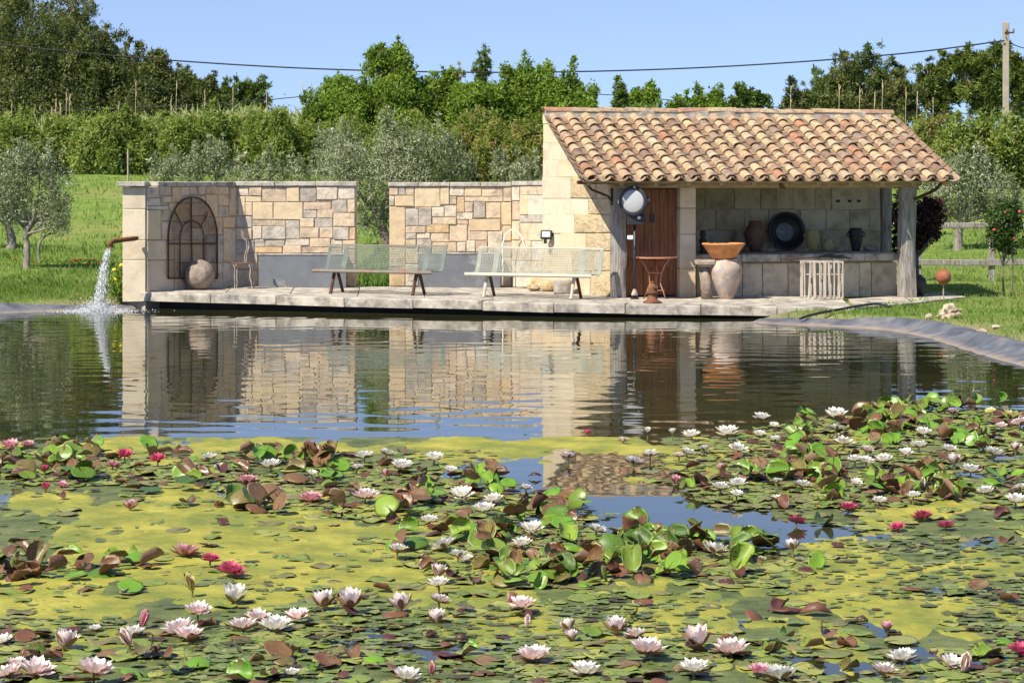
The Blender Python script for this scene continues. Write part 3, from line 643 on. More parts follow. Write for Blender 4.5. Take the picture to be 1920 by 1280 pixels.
# stone counter
cz = hz(1500, 476, .95); uc0, uc1 = hu(1307, .95), hu(1682, .95); zf = .15
ctr = MB().box(HP((uc0+uc1)/2+.0, 2.0, (zf+cz-.1)/2), (uc1-uc0-.04, 1.8, cz-.1-zf), ROT).build('counter', M['mortar'], hut)
fr = [1307, 1352, 1394, 1432, 1480, 1522, 1570, 1614, 1636, 1683]
for i in range(len(fr)-1):
    a, b_ = hu(fr[i], 1.0), hu(fr[i+1], 1.0)
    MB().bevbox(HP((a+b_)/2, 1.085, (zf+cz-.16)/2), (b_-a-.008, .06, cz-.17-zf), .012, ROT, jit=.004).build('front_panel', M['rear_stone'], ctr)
ct = [1296, 1390, 1464, 1560, 1622, 1684]
for i in range(len(ct)-1):
    a, b_ = hu(ct[i], .95), hu(ct[i+1], .95)
    MB().bevbox(HP((a+b_)/2, 1.92, cz-.065), (b_-a-.005, 1.95, .13), .015, ROT, jit=.003).build('top_slab', M['slab'], ctr)
# ------------------------------------------------------------------ iron spout and falling water
p0 = Vector((PX(254, 39.45), 39.45, hz_ := H+(YH-447)*39.45/F)); p1 = W(209, 452, 39.0)
sp = root('water_spout', p0, 'rusty iron pipe spout sticking out of the pale wall pillar', 'pipe')
MB().tube([p0+Vector((.0, .12, 0)), p0, p0.lerp(p1, .5), p1+Vector((.03, 0, .0)), p1+Vector((-.01, 0, -.02)), p1+Vector((-.02, 0, -.10))], [.04, .042, .042, .045, .048, .047], 10).build('pipe', M['rust'], sp, smooth=True)
MB().lathe([(.047, 0), (.060, .0), (.060, .03), (.047, .03)], p1+Vector((-.02, 0, -.115)), 12).build('mouth', M['rust'], sp)
m, N, L, out = nt('aerated_water'); b = N.new('ShaderNodeBsdfPrincipled'); L.new(b.outputs[0], out.inputs[0])
b.inputs['Base Color'].default_value = (.93, .95, .97, 1); b.inputs['Roughness'].default_value = .2; b.inputs['Transmission Weight'].default_value = .4; b.inputs['IOR'].default_value = 1.33
M['foam'] = m
def blob(mb, c, r, st, seg=5):
    c = Vector(c); up = Vector(st); a = up.orthogonal().normalized(); bb = up.normalized().cross(a)
    V = [c-up]+[c+(a*math.cos(q)+bb*math.sin(q))*r for q in [2*math.pi*k/seg for k in range(seg)]]+[c+up]
    mb.add(V, [(0, 1+(k+1) % seg, 1+k) for k in range(seg)]+[(seg+1, 1+k, 1+(k+1) % seg) for k in range(seg)])
mouth = p1+Vector((-.02, 0, -.12)); jet = MB(); hz0 = mouth.z
for i in range(900):
    t = random.random()**.8; z = hz0*(1-t); sp_ = .026+.062*t
    x = mouth.x-.17*t**.6+random.gauss(0, sp_*.75); y = mouth.y-.18*t**.6+random.gauss(0, sp_)
    blob(jet, (x, y, z), random.uniform(.002, .0065), (random.gauss(0, .006), 0, random.uniform(.015, .06)))
wf = root('falling_water', (mouth.x-.15, mouth.y-.15, 0), 'white stream of water falling from the rusty spout into the pond', 'water jet')
jet.build('stream', M['foam'], wf, smooth=True)
foam = MB(); cx, cy = mouth.x-.18, mouth.y-.2
for i in range(1500):
    r = abs(random.gauss(0, .30)); q = random.uniform(0, 6.28); z = max(.003, random.expovariate(1/.06)*(1 if r < .3 else .12))
    blob(foam, (cx+r*1.3*math.cos(q), cy+r*math.sin(q), min(z, .3)), random.uniform(.004, .012), (0, 0, random.uniform(.004, .014)))
foam.build('splash', M['foam'], wf, smooth=True)

# ------------------------------------------------------------------ arched iron window frame on the wing wall
def wing_pt(zx, zy, n=.06):                       # position read off the wall face
    a, b_ = wing.ab(200+zx/4, 320+zy/4); return wing.pt(a, b_, n)
gr = root('arched_window_frame', wing_pt(628, 808), 'rusty gothic arched iron window frame with wire mesh leaning on the shaded wall', 'window frame')
def arch(cx, hw, ytop, yspring, ybot, n=10):
    L_ = [(cx-hw, ybot), (cx-hw, yspring)]
    for k in range(1, n): t = k/n; L_.append((cx-hw*math.cos(t*math.pi/2)**.9, yspring-(yspring-ytop)*math.sin(t*math.pi/2)**1.05))
    L_.append((cx, ytop)); R_ = [(2*cx-x, y) for x, y in L_[:-1]][::-1]; return L_+R_
def tubepx(pts, r, n=.06, seg=6): return MB().tube([wing_pt(x, y, n) for x, y in pts], r, seg)
outer = arch(626, 184, 200, 500, 806)
MBo = tubepx(outer, .016); MBo.tube([wing_pt(442, 806), wing_pt(810, 806)], .014, 6); MBo.build('outer_frame', M['rust_dark'], gr)
tubepx(arch(620, 90, 378, 500, 806), .012).build('inner_arch', M['rust_dark'], gr)
tubepx([(615, 200), (617, 500), (622, 806)], .012).build('mullion', M['rust_dark'], gr)
tubepx([(445, 548), (806, 548)], .012).build('crossbar', M['rust_dark'], gr)
tubepx([(490, 300), (550, 420)], .011).build('spoke', M['rust_dark'], gr); tubepx([(740, 310), (685, 425)], .011).build('spoke', M['rust_dark'], gr)
def inside(x, y):
    if y > 806 or x < 444 or x > 808: return False
    if y > 500: return True
    t = (500-y)/300
    return t < 1 and abs(x-626) < 184*math.sqrt(max(0, 1-t**1.8))
wm = MB()
for sgn in (1, -1):
    for c0 in range(-900, 1900, 15):
        run = None
        for yy in range(200, 812, 12):
            x = c0+sgn*(yy-200)*.62; ok = inside(x, yy)
            if ok and run is None: run = (x, yy)
            if run and (not ok or yy+12 >= 812):
                a, b_ = wing_pt(*run, .052), wing_pt(x, yy, .052)
                if (a-b_).length > .02: wm.tube([a, b_], .0027, 3, cap=False)
                run = None
wm.build('wire_mesh', M['rust_dark'], gr)

# stone ball
pb = onfloor(374, 543); pb.y += .02
def lumpy(r, c, seed, amp=.04, fr=1.6, sq=(1, 1, 1), sub=4):
    bm = bmesh.new(); bmesh.ops.create_icosphere(bm, subdivisions=sub, radius=1); V = []
    for v in bm.verts:
        k = 1+amp*mnoise.fractal(v.co*fr+Vector((seed, 0, 0)), 1, 2, 4)
        V.append((v.co.x*r*sq[0]*k+c[0], v.co.y*r*sq[1]*k+c[1], v.co.z*r*sq[2]*k+c[2]))
    bm.verts.index_update(); Fc = [tuple(v.index for v in f.verts) for f in bm.faces]; bm.free()
    return MB().add(V, Fc)
o = lumpy(.272, (pb.x, pb.y, pb.z+.262), 3.3, .05, 1.4, (1, 1, 1.02)).build('stone_ball', M['stoneball'], origin=pb, smooth=True)
tag(o, 'large rounded stone ball resting on the terrace against the arched frame', 'stone')

# wrought iron chair
pc = onfloor(456, 541)
ch = root('garden_chair', pc, 'thin wrought iron garden chair with a curved back in the wall corner', 'chair')
def cp(x, y, d=0): return Vector((pc.x+(x-1025)/4*pc.y/F, pc.y+d, pc.z+(875-y)/4*pc.y/F))
for d in (-.17, .17):
    MB().tube([cp(958, 690, d), cp(972, 720, d), cp(968, 790, d), cp(972, 840, d), cp(966, 878, d)], .010, 6).build('leg', M['iron_pale'], ch)
    MB().tube([cp(1075, 690, d), cp(1088, 720, d), cp(1083, 790, d), cp(1095, 830, d), cp(1100, 878, d)], .010, 6).build('leg', M['iron_pale'], ch)
MB().lathe([(.02, 0), (.19, 0), (.20, .008), (.19, .016), (.02, .016)], cp(1015, 688), 20).build('seat', M['rust'], ch)
MB().tube([cp(1040, 680, .14), cp(1045, 620, .15), cp(1062, 560, .16), cp(1055, 515, .15), cp(1025, 490, .13), cp(1018, 445, .12)], .011, 6).tube([cp(1040, 680, -.14), cp(1045, 620, -.15), cp(1062, 560, -.16), cp(1055, 515, -.15), cp(1025, 490, -.13), cp(1018, 445, -.12)], .009, 6)\
    .tube([cp(1018, 445, .12), cp(1012, 440, 0), cp(1018, 445, -.12)], .009, 6).tube([cp(1050, 600, .15), cp(1046, 600, -.15)], .007, 6).build('backrest', M['iron_pale'], ch)

# zinc troughs at the foot of the walls
def trough(face, px0, px1, ytop, ybot, label):
    a0, z1 = face.ab(px0, ytop); a1, _ = face.ab(px1, ytop); z0 = floorZ(face.pt((a0+a1)/2, 0).x)-.004; d = .30
    t = root('zinc_trough', face.pt((a0+a1)/2, z0, .2), label, 'trough')
    rot = Matrix((face.A, -face.N, Zu)).transposed(); L_ = a1-a0; am = (a0+a1)/2; h = z1-z0
    mb = MB()
    mb.box(face.pt(am, z0+h/2, .05+d-.008), (L_, .016, h), rot).box(face.pt(am, z0+h/2, .058), (L_, .016, h), rot)
    mb.box(face.pt(a0+.008, z0+h/2, .05+d/2), (.016, d-.03, h-.002), rot).box(face.pt(a1-.008, z0+h/2, .05+d/2), (.016, d-.03, h-.002), rot)
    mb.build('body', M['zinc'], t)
    MB().bevbox(face.pt(am, z1+.004, .05+d-.002), (L_+.02, .03, .03), .006, rot).build('rim', M['coping'], t)
    MB().box(face.pt(am, z1-.05, .05+d/2), (L_-.04, d-.04, .02), rot).build('soil', M['soil'], t)
trough(bl, 489, 651, 476, 537, 'grey zinc trough along the left wall, half behind the rusty bench')
trough(br, 786, 938, 474, 537, 'grey zinc trough along the right wall between the two benches')

# ------------------------------------------------------------------ perforated benches
PROF = [(-.012, .372), (-.030, .392), (-.022, .418), (.01, .430), (.10, .424), (.20, .412), (.30, .402), (.38, .402), (.44, .420), (.485, .462), (.52, .54), (.555, .64), (.59, .74), (.615, .82), (.635, .852), (.665, .858), (.685, .838)]
BL = 2.34
def prof_at(s_):
    P = np.array(PROF); d = np.concatenate([[0], np.cumsum(np.hypot(*np.diff(P, axis=0).T))]); return np.interp(s_, d, P[:, 0]), np.interp(s_, d, P[:, 1]), d
_, _, PD = prof_at(0); STOT = PD[-1]; S_SEAT = PD[9]
def perf(s0, s1, solid_cols, cell=.031, hole=.70):
    nx = int(BL/cell); ns = max(1, int((s1-s0)/cell)); cx = BL/nx; cs = (s1-s0)/ns; V = []; Fc = []; h = (1-hole)/2
    def P(x, s_): y, z, _ = prof_at(s_); return (x-BL/2, float(y), float(z))
    G = {}
    def vid(x, s_):
        k = (round(x, 5), round(s_, 5))
        if k not in G: G[k] = len(V); V.append(P(x, s_))
        return G[k]
    for j in range(ns):
        a, b_ = s0+j*cs, s0+(j+1)*cs
        for i in range(nx):
            l, r = i*cx, (i+1)*cx; o_ = [vid(l, a), vid(r, a), vid(r, b_), vid(l, b_)]
            if i < 2 or i >= nx-2 or any(c0 <= (l+r)/2 <= c1 for c0, c1 in solid_cols): Fc.append(tuple(o_)); continue
            q = [vid(l+h*cx, a+h*cs), vid(r-h*cx, a+h*cs), vid(r-h*cx, b_-h*cs), vid(l+h*cx, b_-h*cs)]
            for k in range(4): Fc.append((o_[k], o_[(k+1) % 4], q[(k+1) % 4], q[k]))
    return MB().add(V, Fc)
def strip(s0, s1, x0, x1, off=0, n=6):
    V = []; Fc = []
    for j in range(n+1):
        y, z, _ = prof_at(s0+(s1-s0)*j/n)
        V += [(x0-BL/2, y+off, z-off*.3), (x1-BL/2, y+off, z-off*.3)]
    for j in range(n): Fc.append((2*j, 2*j+1, 2*j+3, 2*j+2))
    return MB().add(V, Fc)
def solidify(o, t):
    md = o.modifiers.new('thickness', 'SOLIDIFY'); md.thickness = t; md.offset = 0; return o
def bench(pos, ang, label, mats):
    t = root('bench', pos, label, 'bench', 'perforated metal benches on the terrace', rz=ang); WORLD[t.name] = Vector((0, 0, 0))
    sheet, rail, strap, legm = mats
    def B(mb, name, m_): return mb.build(name, m_, t, origin=(0, 0, 0))
    bands = [(.30, .42), (BL-.42, BL-.30)]
    o = B(perf(PD[3], S_SEAT, bands), 'seat', sheet); solidify(o, .003)
    o = B(perf(S_SEAT, PD[14], bands), 'backrest', sheet); solidify(o, .003)
    o = B(strip(0, PD[3]+.012, 0, BL, 0, 8), 'front_rail', rail); solidify(o, .006)
    o = B(strip(PD[14]-.01, STOT, 0, BL, 0, 8), 'top_rail', rail); solidify(o, .006)
    for x in (.33, BL-.39):
        o = B(strip(PD[4], PD[14]-.02, x, x+.06, .006, 14), 'support_strap', strap); solidify(o, .006)
    for x in (-.01, BL-.025):
        o = B(strip(PD[3], PD[14], x+.002, x+.03, .004, 14), 'end_band', strap); solidify(o, .008)
    for x in (.36, BL-.36):
        xx = x-BL/2
        B(MB().tube([(xx, .17, .395), (xx, .13, .36), (xx-.01, .04, .08), (xx-.01, .0, .0)], [.036, .033, .028, .03], 8), 'leg', legm[0])
        B(MB().tube([(xx, .22, .395), (xx, .27, .36), (xx+.01, .40, .08), (xx+.01, .44, .0)], [.036, .033, .028, .03], 8), 'leg', legm[1])
        B(MB().bevbox((xx, .2, .388), (.06, .34, .022), .004), 'leg_bracket', legm[1])
    return t
sage = pm('faded_sage_paint', [(.075, .095, .078), (.115, .138, .112), (.145, .168, .14)], 5, .6, .15, 40, dist=.002, stain_or_light=((.20, .10, .05), 4, .60, .72, .7))
teal = pm('teal_paint', [(.05, .105, .10), (.085, .155, .15)], 6, .6, .1, stain_or_light=((.16, .18, .15), 6, .5, .7, .6))
railr = pm('rust_flecked_rail', [(.12, .085, .06), (.20, .165, .125), (.19, .21, .20)], 2.2, .6, .2, stain_or_light=((.26, .12, .05), 3, .5, .65, .8))
cream_p = pm('cream_green_paint', [(.17, .18, .145), (.235, .245, .195), (.28, .285, .235)], 5, .6, .15, 40, dist=.002, stain_or_light=((.40, .20, .08), 4, .64, .74, .6))
mint = pm('mint_paint', [(.15, .25, .20), (.22, .32, .26)], 6, .6, .1)
railc = pm('chipped_cream_rail', [(.42, .39, .29), (.54, .50, .40)], 2.2, .6, .2, stain_or_light=((.30, .12, .05), 3, .60, .70, .8))
legr = M['rust_dark']; legw = pm('chipped_white_leg', [(.34, .28, .22), (.60, .56, .48)], 12, .6, .2)
BANG = math.radians(-25)
def bench_at(pxa, pya, pxb, pyb):
    a, b_ = onfloor(pxa, pya), onfloor(pxb, pyb); ang = math.atan2(b_.y-a.y, b_.x-a.x); c = (a+b_)/2; c.z = floorZ(c.x); return c, ang
c_, a_ = bench_at(618, 549.5, 777, 554.5); bench(c_, a_, 'sage green perforated metal bench with rusty rails, left of the two benches', (sage, railr, teal, (legr, legr)))
c_, a_ = bench_at(906, 557, 1073, 562); bench(c_, a_, 'pale cream perforated metal bench with mint bands beside the shelter wall', (cream_p, railc, mint, (legw, legr)))

# ------------------------------------------------------------------ floodlight, hose, stone pot and loose stones by the gable
fp = W(1036, 440, 41.0); a, b_ = gab.ab(1037, 440); fp = gab.pt(a, b_, .14)
fl_ = root('floodlight', fp, 'small black floodlight with a pale glass front fixed to the gable wall', 'floodlight')
frot = Matrix.Rotation(math.radians(-8), 3, 'Z') @ Matrix.Rotation(math.radians(-12), 3, 'X')
MB().bevbox(fp, (.21, .09, .165), .015, frot).build('housing', M['black'], fl_); MB().bevbox(fp+frot @ Vector((0, -.049, .0)), (.150, .008, .108), .003, frot).build('glass', M['pale_glass'], fl_)
MB().bevbox(fp+Vector((-.02, .0, -.125)), (.06, .07, .075), .01).build('sensor', M['black'], fl_); MB().tube([fp+Vector((.08, 0, -.06)), fp+Vector((.085, .02, -.22)), gab.pt(a+.05, b_-.24, .0)], .008, 6).build('bracket', M['iron_pale'], fl_)
MB().bevbox(gab.pt(a, b_, .055), (.05, .15, .05), .004, Matrix((gab.A, -gab.N, Zu)).transposed()).build('arm', M['black'], fl_)
hs = MB().tube([W(x, y, 42.2) for x, y in ((942, 534), (943, 500), (942, 460), (947, 440), (958, 431), (970, 433), (978, 445), (984, 462), (990, 480), (993, 536))], .014, 6)
tag(hs.build('white_hose', M['white'], smooth=True), 'white hose looped in an arch against the right wall behind the cream bench', 'hose')
pp = onfloor(1055, 551); pt_ = root('stone_pot', pp, 'round pale stone pot behind the right end of the cream bench', 'pot')
MB().lathe([(.10, 0), (.15, 0), (.165, .05), (.17, .16), (.185, .24), (.175, .25), (.15, .235), (.13, .10), (.02, .09)], pp, 20, jit=.01).build('bowl', M['coping'], pt_, smooth=True)
MB().lathe([(.02, .10), (.135, .105), (.14, .17), (.02, .19)], pp, 16).build('soil', M['soil'], pt_)
for i, (px, py, r, lab) in enumerate(((1003, 545, .16, 'leftmost rough ochre stone lying below the cream bench'), (1026, 546, .14, 'rough ochre stone below the cream bench next to the stone pot'))):
    q = onfloor(px, py); o = lumpy(r, (q.x, q.y, q.z+r*.78), 9+i, .3, 1.1, (1, .8, .85), 2).build('loose_stone', M['rough_ashlar'], origin=q); tag(o, lab, 'stone', 'loose stones at the wall foot')

# ------------------------------------------------------------------ spotlight on a pole
lp = Vector((PX(1190, 38.72), 38.72, 0)); lp.z = floorZ(lp.x)
lm = root('pole_spotlight', lp, 'large round glass spotlight on a tall black pole in front of the wooden post', 'lamp')
zc = H+(YH-377)*lp.y/F; face_r = Matrix.Rotation(math.radians(-20), 3, 'Z') @ Matrix.Rotation(math.radians(90), 3, 'X')   # lathe axis +z -> towards the viewer
lc = Vector((lp.x-.01, lp.y-.06, zc))
MB().lathe([(.03, -.26), (.12, -.25), (.20, -.18), (.248, -.06), (.262, .03), (.235, .05), (.20, -.05), (.03, -.06)], lc, 28, axis=face_r).build('housing', M['black'], lm, smooth=True)
MB().lathe([(.222, .04), (.254, .03), (.262, .055), (.254, .088), (.222, .088)], lc, 32, axis=face_r).build('rim', M['black'], lm, smooth=True)
MB().lathe([(.226, .068), (.20, .085), (.16, .100), (.11, .110), (.05, .116), (.005, .117)], lc, 32, axis=face_r).build('lens', M['lens'], lm, smooth=True)
MB().lathe([(.225, .05), (.17, .0), (.10, -.03), (.02, -.04), (.02, -.045), (.17, -.01), (.23, .045)], lc, 28, axis=face_r).build('reflector', M['chrome'], lm, smooth=True)
for sx in (-1, 1):
    k = lc+face_r @ Vector((sx*.262, 0, .02)); MB().lathe([(.035, -.02), (.045, -.02), (.045, .02), (.02, .03)], k, 14, axis=Matrix.Rotation(math.radians(90*sx), 3, 'Y')).build('side_knob', M['chrome'] if sx < 0 else M['black'], lm)
hm = MB(); hm.bevbox(lc+Vector((.02, .03, -.325)), (.29, .13, .17), .012); hm.bevbox(lc+Vector((.15, .05, -.24)), (.06, .12, .26), .008); hm.build('yoke', M['black'], lm)
MB().bevbox(lc+Vector((.08, -.045, -.285)), (.05, .014, .05), .004).build('switch', M['white'], lm)
zt_ = zc-.34
MB().tube([(lp.x, lp.y, lp.z+.0), (lp.x, lp.y, zt_)], .026, 10).build('pole', M['black'], lm, smooth=True)
for z in (lp.z+.86, zt_-.08): MB().lathe([(.027, 0), (.036, .005), (.036, .05), (.027, .055)], (lp.x, lp.y, z), 12).build('collar', M['black'], lm)
MB().bevbox((lp.x-.075, lp.y, lp.z+1.06), (.10, .06, .07), .008).build('junction_box', M['white'], lm)
MB().lathe([(.027, .17), (.03, .16), (.055, .09), (.062, .06), (.05, .055), (.03, .05)], (lp.x, lp.y, lp.z), 16).build('bell_collar', M['iron_pale'], lm, smooth=True)
MB().lathe([(.02, 0), (.075, 0), (.075, .018), (.03, .03)], (lp.x, lp.y, lp.z), 16).build('base', M['black'], lm)

# rusty table
tp = onfloor(1229, 559); tb = root('garden_table', tp, 'round faded red iron table with three curved legs before the brown door', 'table')
ht = H+(YH-482)*tp.y/F-tp.z
MB().lathe([(.02, ht-.022), (.36, ht-.022), (.378, ht-.012), (.378, ht+.006), (.36, ht), (.02, ht)], tp, 36).build('tabletop', M['rust_pink'], tb)
for k in range(3):
    q = math.radians(200+120*k); d = Vector((math.cos(q), math.sin(q), 0))
    MB().tube([tp+d*.30+Zu*(ht-.02), tp+d*.20+Zu*(ht-.14), tp+d*.12+Zu*(ht-.30), tp+d*.105+Zu*(ht-.46), tp+d*.14+Zu*.18, tp+d*.22+Zu*.0], .011, 7).build('leg', M['rust_pink'], tb, smooth=True)
rg = MB(); rg.tube([tp+Vector((math.cos(q), math.sin(q), 0))*.125+Zu*(ht-.27) for q in np.linspace(0, 2*math.pi, 21)], .008, 6); rg.tube([tp+Vector((math.cos(q), math.sin(q), 0))*.16+Zu*.14 for q in np.linspace(0, 2*math.pi, 21)], .007, 6); rg.build('ring_brace', M['rust_pink'], tb)
# rusty pump head on the slabs
pq = onfloor(1223, 567.5); pu = root('pump_head', pq, 'small rusty bell shaped iron fitting standing on the terrace edge below the table', 'iron fitting')
MB().lathe([(.02, 0), (.155, 0), (.155, .018), (.12, .035), (.085, .06), (.078, .12), (.082, .15), (.10, .155), (.10, .18), (.08, .19), (.078, .24), (.07, .285), (.045, .315), (.02, .325)], pq, 22).build('body', M['rust'], pu, smooth=True)
MB().lathe([(.038, -.02), (.038, .05), (.026, .05), (.026, .01), (.004, .01)], pq+Vector((.05, -.055, .25)), 14, axis=Matrix.Rotation(math.radians(-40), 3, 'Z') @ Matrix.Rotation(math.radians(90), 3, 'Y') @ Matrix.Rotation(math.radians(-25), 3, 'X')).build('socket', M['rust_dark'], pu)
MB().lathe([(.02, .30), (.03, .31), (.03, .35), (.015, .36)], pq, 12).build('knob', M['rust'], pu)

# ------------------------------------------------------------------ urn, bowl, column pieces in front of the counter
uq = onfloor(1362, 560); ur = root('large_urn', uq, 'tall pitted earthenware urn standing on the terrace at the counter', 'urn')
MB().lathe([(.02, 0), (.115, 0), (.135, .03), (.19, .17), (.245, .32), (.278, .44), (.282, .52), (.262, .60), (.225, .655), (.20, .675), (.208, .69), (.205, .70), (.17, .69), (.16, .64), (.02, .60)], uq, 28, jit=.014).build('body', M['urn'], ur, smooth=True)
bq = uq+Vector((-.05, 0, .705)); bo = root('terracotta_bowl', bq, 'wide orange terracotta bowl sitting on top of the large urn', 'bowl')
MB().lathe([(.02, 0), (.20, 0), (.215, .01), (.30, .14), (.355, .225), (.375, .235), (.378, .262), (.35, .265), (.28, .15), (.19, .04), (.02, .03)], bq, 30).build('body', M['terra'], bo, smooth=True)
MB().lathe([(.02, .235), (.33, .238), (.20, .255), (.02, .265)], bq, 20).build('soil', M['soil'], bo)
cq = onfloor(1324, 560); cl_ = root('stone_column', cq, 'short leaning stone column left of the large urn', 'column')
MB().tube([cq+Vector((.02, .02, 0)), cq+Vector((.0, .04, .28)), cq+Vector((-.04, .06, .55))], [.105, .10, .088], 14).build('shaft', M['stoneball'], cl_, smooth=True)
cc = cq+Vector((-.02, .04, .56)); MB().bevbox(cc+Vector((.01, 0, .065)), (.36, .30, .10), .03, jit=.008).bevbox(cc+Vector((0, 0, .02)), (.24, .22, .06), .02).build('capital', M['stoneball'], cl_)
# slatted crate with a broom on top
kq = onfloor(1541, 559); kq.z -= .0
cr = root('slatted_crate', kq, 'bleached wooden slatted cage crate standing before the counter', 'crate'); cw, cdp, chh = .70, .42, .66
for z in (.015, chh-.015):
    f_ = MB()
    for y in (-cdp/2, cdp/2): f_.box(kq+Vector((0, y, z)), (cw, .03, .028))
    for x in (-cw/2+.012, cw/2-.012): f_.box(kq+Vector((x, 0, z)), (.024, cdp-.035, .026))
    f_.build('frame', M['slat'], cr)
xs = [-.335, -.245, -.16, -.065, .02, .10, .185, .265, .335]
for y in (-cdp/2-.022, cdp/2+.022):
    for k, x in enumerate(xs if y < 0 else xs[::2]):
        w_ = random.uniform(.022, .055) if 0 < k < 8 else .026
        rr = Matrix.Rotation(random.gauss(0, .025), 3, 'Y'); MB().bevbox(kq+Vector((x, y, chh/2)), (w_, .012, chh-random.uniform(0, .03)), .003, rr).build('slat', M['slat'], cr)
for sx in (-1, 1):
    for k in range(4): MB().bevbox(kq+Vector((sx*(cw/2+.008), -.15+.1*k, chh/2)), (.012, .03, chh-.02), .003).build('slat', M['slat'], cr)
MB().bevbox(kq+Vector((0, -cdp/2-.004, .43)), (cw-.02, .010, .022), .002).build('crossbar', M['slat'], cr)
fl2 = MB()
for k in range(6): fl2.box(kq+Vector((0, -.17+k*.068, .033)), (cw-.04, .055, .010))
fl2.build('bottom', M['slat'], cr)
bz = kq.z+chh+.03; br_ = root('broom', (kq.x, kq.y, bz), 'dark twig broom lying across the top of the slatted crate', 'broom')
MB().tube([(kq.x-.74, kq.y-.05, bz+.005), (kq.x-.05, kq.y-.02, bz+.035)], .013, 7).build('handle', M['rust_dark'], br_)
tw = MB()
for k in range(60): tw.tube([(kq.x-.10, kq.y-.02+random.gauss(0, .02), bz+.035), (kq.x+.1, kq.y+random.gauss(0, .05), bz+.06+random.gauss(0, .015)), (kq.x+.36+random.uniform(-.1, .14), kq.y+random.gauss(0, .10), bz+.01+abs(random.gauss(0, .02)))], .007, 3)
tw.build('twigs', M['black'], br_)

# ------------------------------------------------------------------ things on the counter
def oncounter(px, v): return HP(hu(px, v), v, cz+.001)
def pot(name, px, v, prof, mat, label, cat='jar', handles=(), seg=22):
    q = oncounter(px, v); r = root(name, q, label, cat)
    MB().lathe(prof, q, seg).build('body', M[mat], r, smooth=True)
    for sx, z0, z1, rr in handles:
        w0 = np.interp((z0+z1)/2, [p[1] for p in prof[1:7]], [p[0] for p in prof[1:7]])
        MB().tube([q+Vector((sx*w0*.93, 0, z0)), q+Vector((sx*(w0+rr), 0, z0+.01)), q+Vector((sx*(w0+rr), 0, (z0+z1)/2)), q+Vector((sx*w0*.88, 0, z1))], .013, 7).build('handle', M[mat], r, smooth=True)
    return r
pot('brown_jar', 1416, 2.3, [(.02, 0), (.09, 0), (.12, .06), (.175, .20), (.19, .33), (.175, .43), (.14, .48), (.12, .50), (.125, .56), (.11, .57), (.09, .50), (.02, .46)], 'clay_brown', 'tall brown clay jar with a dark collar left of the black basin')
pot('squat_pot', 1386, 2.45, [(.02, 0), (.10, 0), (.145, .08), (.15, .18), (.12, .28), (.10, .33), (.105, .37), (.09, .37), (.08, .3), (.02, .28)], 'stoneball', 'grey beige stoneware pot tucked beside the tall brown jar')
pot('yellow_jar', 1524, 2.3, [(.02, 0), (.085, 0), (.11, .06), (.135, .18), (.13, .30), (.105, .37), (.112, .40), (.10, .405), (.09, .36), (.02, .3)], 'clay_yellow', 'yellow glazed jar with small ears right of the black basin', handles=((-1, .26, .34, .03), (1, .26, .34, .03)))
pot('small_jug', 1553, 2.2, [(.02, 0), (.07, 0), (.10, .05), (.11, .11), (.085, .18), (.075, .215), (.08, .225), (.07, .225), (.06, .17), (.02, .15)], 'clay_yellow', 'small mustard jug with one handle next to the yellow jar', 'jug', handles=((1, .07, .19, .05),))
pot('dark_vase', 1605, 2.3, [(.02, 0), (.07, 0), (.08, .04), (.115, .18), (.142, .32), (.14, .37), (.115, .40), (.12, .43), (.105, .43), (.09, .37), (.02, .3)], 'clay_dark', 'dark two handled vase at the right end of the counter', 'vase', handles=((-1, .27, .37, .03), (1, .27, .37, .03)))
q = oncounter(1475, 2.66); ba = root('black_basin', q, 'big round black metal basin leaning upright against the rear wall', 'basin')
br3 = ROT @ Matrix.Rotation(math.radians(80), 3, 'X'); bc_ = q+Zu*.368+Vv*(-.0)
MB().lathe([(.02, -.15), (.20, -.15), (.24, -.14), (.345, .0), (.365, .012), (.365, .03), (.34, .03), (.30, -.02), (.22, -.115), (.02, -.12)], bc_, 40, axis=br3).build('body', M['black'], ba, smooth=True)
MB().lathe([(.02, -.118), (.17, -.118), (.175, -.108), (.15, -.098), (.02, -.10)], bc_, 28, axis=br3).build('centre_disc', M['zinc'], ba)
for i, (px, v, r, lab) in enumerate(((1506, 1.6, .09, 'flat grey stone on the counter below the black basin'), (1575, 1.55, .085, 'flat grey stone on the counter under the small jug'), (1634, 2.2, .13, 'lumpy grey stone on the counter beside the rear post'), (1448, 1.9, .08, 'small dark stone on the counter left of the basin'))):
    q = oncounter(px, v); o = lumpy(r, (q.x, q.y, q.z+r*.42), 20+i, .25, 1.3, (1.3, .8, .5), 2).build('counter_stone', M['stoneball'], origin=q); tag(o, lab, 'stone', 'stones lying on the counter')
q = oncounter(1318, 1.5); di = root('dark_bust', q, 'small dark carved figure beside the stone door pillar', 'figurine')
MB().lathe([(.02, 0), (.07, 0), (.075, .03), (.045, .08), (.05, .16), (.075, .22), (.06, .26), (.035, .28), (.05, .32), (.055, .36), (.04, .41), (.01, .42)], q, 16, jit=.02).build('body', M['clay_dark'], di, smooth=True)
# three iron hooks on the rear wall
for i, px in enumerate((1570, 1592, 1609)):
    a, b_ = bf.ab(px, 377); o = MB().bevbox(bf.pt(a, b_, .028), (.07, .03, .05), .006, ROT).build('iron_anchor', M['black']); tag(o, ['left', 'middle', 'right'][i]+' of three dark iron anchors set in the rear wall of the shelter', 'iron anchor', 'iron anchors on the rear wall')

